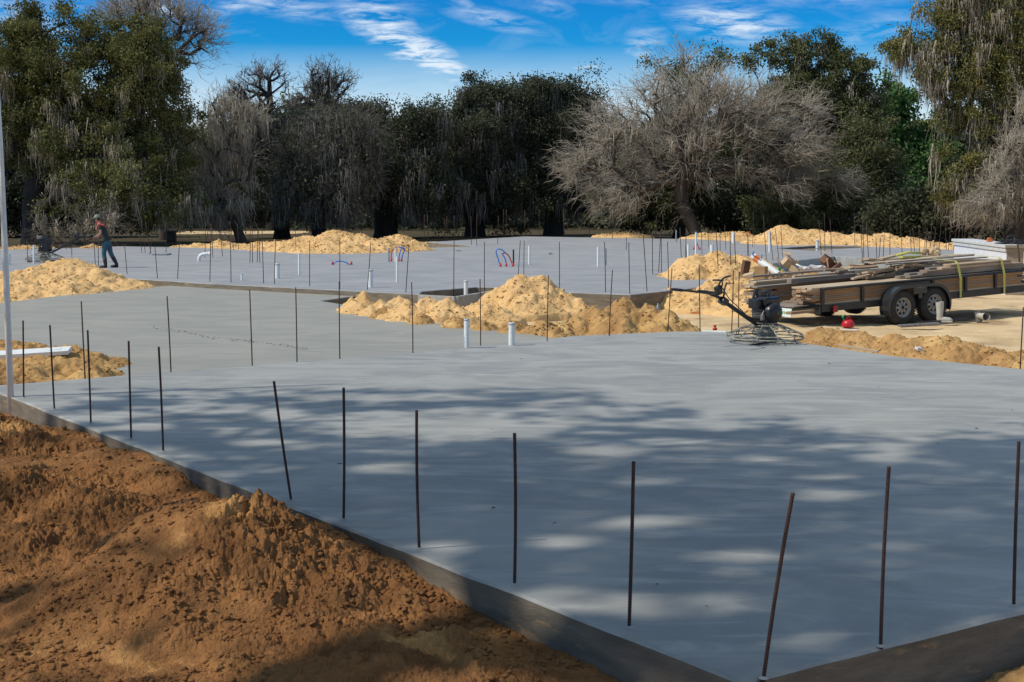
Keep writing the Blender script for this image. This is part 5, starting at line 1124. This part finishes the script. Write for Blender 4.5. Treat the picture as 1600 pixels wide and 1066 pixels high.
# lumber: every board is its own object
BM = {}
def board(xa, xb, y, z, w, h, m, label, group, rz=0, ry=0, rx=0):
    ln = round(xb-xa, 2); key = (ln, w, h, m)
    if key not in BM:
        t = MB(); t.box((0,0,0), (ln, w, h), bev=.003); me_o = t.build('lumber_board', [M[m]]); BM[key] = me_o.data; ob = me_o
    else: ob = bpy.data.objects.new('lumber_board', BM[key]); COL.objects.link(ob)
    ob.matrix_world = TM @ Matrix.Translation(((xa+xb)/2, y, z)) @ Euler((rx, ry, rz)).to_matrix().to_4x4()
    tag(ob, label, 'lumber', group); return ob
def lumber():
    rr = random.Random(21); g1 = 'boards in the stack along the near rail'; g2 = 'boards in the stack along the far rail'; g3 = 'scrap boards heaped mid trailer'; g4 = 'boards strapped on top of the load'
    W_ = ['wood_end','wood_mid','wood_pale','wood_end','wood_mid','wood_grey']
    # near stack: 2x boards laid flat, 4 wide, 8 layers, ragged rear ends
    z = .545
    for ly in range(9):
        for k in range(4):
            w = .14; y = -.905+k*.155
            xa = -2.56+rr.uniform(-.05,.05) + (.25 if ly < 2 else 0); xb = 3.3+rr.uniform(-.3,.25)
            top = ly == 8; mm = 'wood_pale' if top else rr.choice(W_[:5]); xa2 = xa-.16 if ly == 7 and k < 2 else xa
            board(xa2, xb, y, z, w, .034, mm, '%s board from the near side in layer %s from the bottom of the near stack' % (ORD[k], ['one','two','three','four','five','six','seven','eight','nine'][ly]), g1, rz=rr.uniform(-.003,.003))
        z += .0385
    zt = z
    # strapped upper block towards the front
    for ly in range(5):
        for k in range(6):
            y = -.86+k*.165; xa = [.15,.45,.75,1.0,1.2][ly]+rr.uniform(-.25,.15)-(.6 if k > 2 else 0); xb = 3.35+rr.uniform(-.2,.12)-(.45 if ly > 2 else 0)
            board(xa, xb, y, zt+.02+ly*.039, .15, .038, rr.choice(['wood_pale','wood_grey','wood_mid','wood_pale']) if ly > 2 else rr.choice(['wood_grey','wood_mid']),
                  '%s board from the near side in layer %s of the strapped top block' % (ORD[k], ['one','two','three','four','five'][ly]), g4, rz=rr.uniform(-.008,.008))
    # far stack, long, higher, overhanging the rear
    z = .545; names = ['one','two','three','four','five','six','seven','eight','nine','ten']
    for ly in range(10):
        for k in range(3):
            y = .42+k*.2; xa = -2.75+rr.uniform(-.1,.12)+(.35 if ly in (1,2) else 0)+(.3 if ly == 5 else 0)-(.15 if ly == 7 else 0)+(1.1 if ly > 7 and k == 0 else 0); xb = 2.2+rr.uniform(-.4,.6)
            board(xa, xb, y, z, .185, .037, rr.choice(['wood_grey','wood_grey','wood_mid','wood_pale'] if ly > 6 else ['wood_grey','wood_mid','wood_end']), '%s board from the middle in layer %s of the far stack' % (ORD[k], names[ly]), g2, rz=rr.uniform(-.006,.006))
        z += .042
    board(-2.2, 1.6, .2, .93, .14, .09, 'wood_grey', 'long grey timber leaning along the middle of the load', g2, rz=.02)
    board(-1.9, 1.9, .34, .99, .09, .04, 'wood_pale', 'thin pale strip laid along the middle of the load', g2, rz=-.03)
    # scrap heap in the middle
    for i in range(34):
        ln = rr.choice([.35,.5,.6,.8,1.1]); x = rr.uniform(-.75,1.6); y = rr.uniform(-.55,.75); zz = zt+.03+rr.random()*.14+.10*max(0, (x+.2)/1.8)+.16*max(0,y)
        board(x-ln/2, x+ln/2, y, zz, rr.choice([.09,.14]), .038, rr.choice(['wood_end','wood_pale','wood_pale','wood_mid','wood_grey']),
              '%s short offcut from the rear in the loose heap at mid trailer' % (ORD[i] if i < 26 else 'later'), g3, rz=rr.uniform(-.6,.6), ry=rr.uniform(-.12,.10), rx=rr.uniform(-.2,.2))
    for i in range(9):
        ln = rr.choice([1.8,2.4,2.8]); x = 1.35+rr.uniform(-.3,.3); y = -.5+i*.14
        board(x-ln/2, x+ln/2, y, zt+.02+5*.0415+.02+rr.random()*.05, .10, .025, rr.choice(['wood_pale','wood_pale','wood_grey']), '%s thin loose lath from the near side lying on top of the strapped block' % ORD[i], g4, rz=rr.uniform(-.07,.07), ry=rr.uniform(-.015,.015))
    board(-3.0, -2.2, -.80, .40, .16, .05, 'wood_mid', 'short brown plank hanging out under the near stack at the trailer rear', g1)
    board(-2.72, 0.6, .78, 1.03, .15, .04, 'wood_grey', 'single long board resting on the far stack, poking out rearwards', g2, rz=.012)
    return zt
ZT = lumber()
def strap(x, label, y0, y1, ztop, zbot=.40):
    t = MB(); w = .055; prof = [(y0-.13,zbot),(y0-.135,.8),(y0-.05,ztop-.05),(y0+.02,ztop),((y0+y1)/2,ztop+.035),(y1,ztop),(y1+.06,ztop-.06),(y1+.07,zbot)]
    for (ya, za), (yb, zb) in zip(prof[:-1], prof[1:]):
        n_ = Vector((0, -(zb-za), yb-ya)).normalized()*.004
        t.add([(x-w/2,ya,za),(x+w/2,ya,za),(x+w/2,yb,zb),(x-w/2,yb,zb)]+[(x-w/2,ya+n_.y,za+n_.z),(x+w/2,ya+n_.y,za+n_.z),(x+w/2,yb+n_.y,zb+n_.z),(x-w/2,yb+n_.y,zb+n_.z)], [(0,1,2,3),(4,7,6,5),(0,4,5,1),(1,5,6,2),(2,6,7,3),(3,7,4,0)])
    ob = t.build('ratchet_strap', M['strap']); ob.matrix_world = TM; tag(ob, label, 'strap', 'yellow straps over the lumber')
strap(1.35, 'yellow strap over the lumber just ahead of the trailer wheels', -.93, .95, ZT+.27)
strap(2.62, 'yellow strap over the lumber nearer the front of the trailer', -.93, .95, ZT+.27)
t = MB(); t.box((0,0,0), (.9,.10,.035), Euler((0,R(3),R(20)))); t.tube([(-.3,.1,.05),(0,.05,.09),(.3,.0,.06)], .03, 6); ob = t.build('strap_bundle', M['strap']); ob.matrix_world = TM @ Matrix.Translation((1.2,.25,ZT+.33)); tag(ob, 'loose yellow strap bundled on top of the lumber', 'strap')
t = MB(); rr = random.Random(5)
for i in range(9): t.ico((rr.uniform(-.25,.25), rr.uniform(-.12,.12), rr.uniform(0,.10)), .09, 1, jit=.5)
ob = t.build('cloth_bundle', M['card_pale']); ob.matrix_world = TM @ Matrix.Translation((2.3,.75,ZT+.30)); tag(ob, 'crumpled pale cloth bundle on the far side of the lumber', 'cloth')

# ------------------------------------------------------------------ things round the trailer
b = at(1325, 511, GZ+.03); o = thing('fuel_can', 'small round red fuel can on the sand behind the trailer', 'fuel can', b, (0,0,.4))
t = MB(); t.lathe([(0,0),(.15,0),(.165,.03),(.165,.10),(.13,.17),(.07,.20),(0,.205)], n=28); t.build('body', M['red'], o)
t = MB(); t.tube([(-.06,0,.18),(-.05,0,.25),(.05,0,.27),(.11,0,.17)], .014, 8); t.build('handle', M['red'], o)
o.scale = (.74,.74,.74)
t = MB(); t.tube([(-.10,0,.15),(-.16,0,.24),(-.17,0,.27)], .014, 8); t.lathe([(0,.33),(.03,.325),(.034,.28),(.03,.26)], (-.17,0,0), n=12); t.build('spout', M['green'], o)
# rubber boots
def boot(label, loc, rot, laid=False):
    o_ = thing('rubber_boot', label, 'boot', loc, rot, group='caked rubber boots')
    t = MB(); t.tube([(0,0,.06),(0,0,.16),(.0,0,.30),(-.01,0,.41)], [.058,.062,.075,.082], 18, cap=False); t.tube([(-.01,0,.405),(0,0,.30),(0,0,.10)], [.076,.068,.05], 18, cap=False); t.build('shaft', M['boot'], o_)
    t = MB(); t.tube([(-.055,0,.05),(.0,0,.062),(.10,0,.055),(.19,0,.045),(.25,0,.035)], [.045,.062,.055,.052,.030], 16); t.box((.085,0,.012), (.32,.11,.024), bev=.01); t.build('foot', M['boot_sole' if laid else 'boot'], o_)
p = at(1468, 505, GZ+.04); boot('grey caked rubber boot standing upright before the rear trailer wheel', (p.x, p.y, GZ+.06), (0, R(0), R(-10))); 
p = at(1527, 499, GZ+.04); boot('caked rubber boot lying on its side right of the upright one', (p.x, p.y, GZ+.12), (R(90), R(78), R(8)), True)
for (px, py, ln, rz_, w, lab, m_) in [(1436, 509.5, .85, 14, .15, 'short dark plank lying in front of the trailer wheels, nearer the left', 'engine_metal'),(1475, 503.5, 1.2, 12, .07, 'long dark bar lying across the plank in front of the wheels', 'black_metal'),(1505, 499, .55, 22, .08, 'dark wader leg stretched out towards the fallen boot', 'black_metal')]:
    bit('dark_plank' if 'plank' in lab else 'dark_bar', lab, 'plank', px, py, GZ+.06, (ln, w, .045), m_, R(rz_), (R(3), R(-2)), .008)
# long low pale wall with a stepped cap, tools on it
wn_ = atd(1570.5, 383, 38.0); wf = atd(1486.5, 374, 44.0); ztop = wn_.z-GZ; dr = Vector((wf.x-wn_.x, wf.y-wn_.y, 0)); WL = dr.length; wa = math.atan2(dr.y, dr.x)
o = thing('low_wall', 'long pale low wall with a stepped cap behind the front of the trailer', 'wall', (wn_.x, wn_.y, GZ), (0, 0, wa))
def wbox(name, x0_, x1_, y0_, y1_, z0_, z1_, m_):
    t = MB(); t.box(((x0_+x1_)/2, (y0_+y1_)/2, (z0_+z1_)/2), (x1_-x0_, y1_-y0_, z1_-z0_), bev=.012); ob = t.build(name, [M[m_], M['beige']], o)
    for pg in ob.data.polygons:
        if pg.normal.x < -.7: pg.material_index = 1
wbox('wall_body', .10, WL-.1, -.52, -.07, -.05, ztop-.19, 'foam'); wbox('cap_layer', .05, WL-.05, -.58, -.03, ztop-.188, ztop-.085, 'foam_lid'); wbox('cap_layer', 0, WL, -.68, 0, ztop-.082, ztop, 'foam_lid')
def ontop(name, mb, m_, px, label, cat, rz=0, dy=.3):
    s_ = (px-1570.5)/(1486.5-1570.5); p_ = Vector((wn_.x, wn_.y, 0))+dr*max(.02, s_)**1.08 + Vector((dr.y, -dr.x, 0)).normalized()*dy
    ob = mb.build(name, M[m_], loc=(p_.x, p_.y, wn_.z+.004)); ob.rotation_euler = (0, 0, rz); tag(ob, label, cat)
t = MB(); t.box((0,0,.03), (.16,.12,.06), bev=.02); t.tube([(-.07,0,.05),(-.04,0,.10),(.04,0,.10),(.08,0,.04)], .022, 8); ontop('hand_tool', t, 'orange', 1530, 'orange handled tool on top of the long pale wall', 'tool', .2)
t = MB()
for k in range(4): t.box((.04*k, -.02+.01*k, .012+.03*k), (.55-.05*k,.5,.016), Euler((0,0,.08*k)), bev=.004)
ontop('flat_bars', t, 'black_metal', 1556, 'stack of flat dark bars on top of the long pale wall', 'bars', .1)
t = MB()
for k in range(4): t.tube([(.13*math.cos(q)*(1-.06*k), .05*math.sin(q*2), .14+.12*math.sin(q)*(1-.05*k)) for q in [2*PI*i/20+.1*k for i in range(21)]], .013, 6, cap=False)
t.tube([(0,0,.04),(.2,.05,.02),(.35,-.1,.05),(.5,-.2,.10)], .014, 6); ontop('hose_coil', t, 'black_metal', 1571, 'coil of dark hose at the near end of the long pale wall', 'hose', 0, .16)
t = MB(); t.tube([(0,0,.03),(.18,0,.05),(.25,.06,.12)], .03, 8); t.box((-.08,0,.05), (.16,.1,.09), bev=.02); ontop('tool_heap', t, 'engine', 1570, 'dark tools heaped right of the hose coil on the pale wall', 'tool', .4, .50)
b = atd(1590, 381, 37.6); mb = MB(); mb.tube([(0,0,0),(.16,-.05,-1.25)], .026, 8); tag(mb.build('leaning_bar', M['rebar'], loc=b), 'dark bar leaning against the near end of the pale wall', 'bar')

# debris heap beyond the trailer's rear
def dbox(px, py, Y, dims, rot, m_, label, name='cardboard_box', cat='box', flaps=False):
    p = atd(px, py, Y); o_ = thing(name, label, cat, p, rot); t = MB(); x, y, z = dims
    t.box((0,0,0), dims, bev=.006); t.build('carton' if 'box' in name else 'piece', M[m_], o_)
    if flaps:
        for s in (-1, 1):
            t = MB(); t.box((s*(x/2+.08), 0, z/2+.02), (.2, y, .008), Euler((0, s*R(28), 0))); t.build('flap', M['card_pale'], o_)
    return o_
dbox(1189, 427, 34.6, (.27,.25,.33), (0,0,R(-28)), 'card', 'upright brown cardboard box at the left end of the debris heap')
dbox(1170, 431, 34.2, (.26,.22,.10), (R(12),R(-14),R(-20)), 'card_pale', 'flattened pale cardboard box left of the upright one')
dbox(1232, 410, 35.5, (.24,.2,.26), (R(25),R(35),R(20)), 'card_pale', 'torn cardboard box tipped over in the middle of the debris heap', flaps=True)
dbox(1245, 424, 35.2, (.36,.22,.16), (R(-10),R(24),R(-15)), 'card_pale', 'slanted pale carton leaning in the debris heap')
dbox(1294, 411, 35.8, (.34,.30,.22), (R(20),R(42),R(30)), 'card_dark', 'dark red brown box standing on its corner at the right of the debris', flaps=True)
dbox(1306, 418, 35.6, (.26,.2,.10), (R(-20),R(-30),R(40)), 'card_dark', 'crushed dark red brown carton right of the corner balanced box')
dbox(1165, 418, 35.5, (.16,.2,.34), (R(5),R(8),R(10)), 'card_dark', 'dark maroon bucket shape at the left of the debris heap', 'dark_bucket', 'bucket')
dbox(1218, 421, 35.0, (.07,.05,.07), (R(5),R(18),R(10)), 'green', 'small green printed label box on the torn carton', 'green_packet', 'packet')
a = atd(1176, 400, 35.2); c_ = atd(1216, 429, 34.7); mb = MB(); mb.tube([(0,0,0), c_-a], .085, 16, cap=False); mb.tube([(0,0,0), c_-a], .074, 16, cap=False)
o = thing('carton_tube', 'thick white tube with an orange band lying aslant on the debris', 'tube', a); mb.build('tube', M['pvc'], o)
mb = MB(); d_ = (c_-a); mb.tube([d_*.10, d_*.28], .0875, 16, cap=False); mb.build('band', M['orange'], o)
for i, (x0_, y0_, x1_, y1_, m_, lab) in enumerate([(1176,398,1178,394,'pex_blue','short blue tube sticking out at the top of the white tube'),(1190,412,1190.5,398,'pex_blue','thin upright blue stake behind the brown cardboard box'),(1244,413,1262,422,'pvc','white strip slanting down across the debris'),
        (1292,404,1295,424,'wood_end','orange brown stick leaning on the corner balanced box'),(1213,402,1222,420,'wood_mid','brown stick poking up from the torn carton'),(1200,432,1215,436,'pvc','white splinter lying before the debris heap'),(1228,398,1240,412,'wood_mid','bent brown stick at the top of the debris heap'),(1205,420,1199,436,'wood_grey','grey stick propped on the debris by the cardboard box')]):
    a = atd(x0_, y0_, 35.1); c_ = atd(x1_, y1_, 34.9); mb = MB(); mb.tube([(0,0,0), c_-a], .02 if 'stick' in lab or 'strip' in lab else .012, 7); tag(mb.build('stick' if 'stick' in lab else 'strip', M[m_], loc=a), lab, 'stick')
rr = random.Random(9)
for i, (px, py, m_, lab) in enumerate([(1262,420,'paper','crumpled whitish wrapping in the middle right of the debris heap'),(1278,418,'paper','crumpled pale plastic sheet left of the corner balanced box'),(1205,426,'paper','small crumpled paper beside the white tube'),(1236,430,'card_pale','scrap of pale packing at the foot of the slanted carton'),(1215,434,'card','torn brown packing scraps before the debris heap')]):
    p = atd(px, py, 35.0); t = MB()
    for k in range(7): t.ico((rr.uniform(-.16,.16), rr.uniform(-.1,.1), rr.uniform(-.03,.06)), rr.uniform(.05,.09), 1, jit=.9, sc=(1.2,1,.6))
    tag(t.build('crumpled_wrap', M[m_], loc=p), lab, 'wrapping')
pile('low heap of sand and trash under the debris behind the trailer', [(1190,436,35.4,1.0),(1230,424,36,1.2),(1270,422,36.2,1.2),(1300,424,36.2,1.0)], -.3, .05, 'mix_soil', 130, .6)
# dark things far back at left under the trees
p = at(268, 373, GZ+.1); p = atd(268, 372, 84); t = MB(); t.box((0,0,.3), (.5,.5,.6), bev=.04); t.box((0,0,.63), (.56,.56,.06), bev=.02); tag(t.build('dark_bin', M['engine'], loc=(p.x, p.y, GZ)), 'small dark bin under the trees far back at left', 'bin')
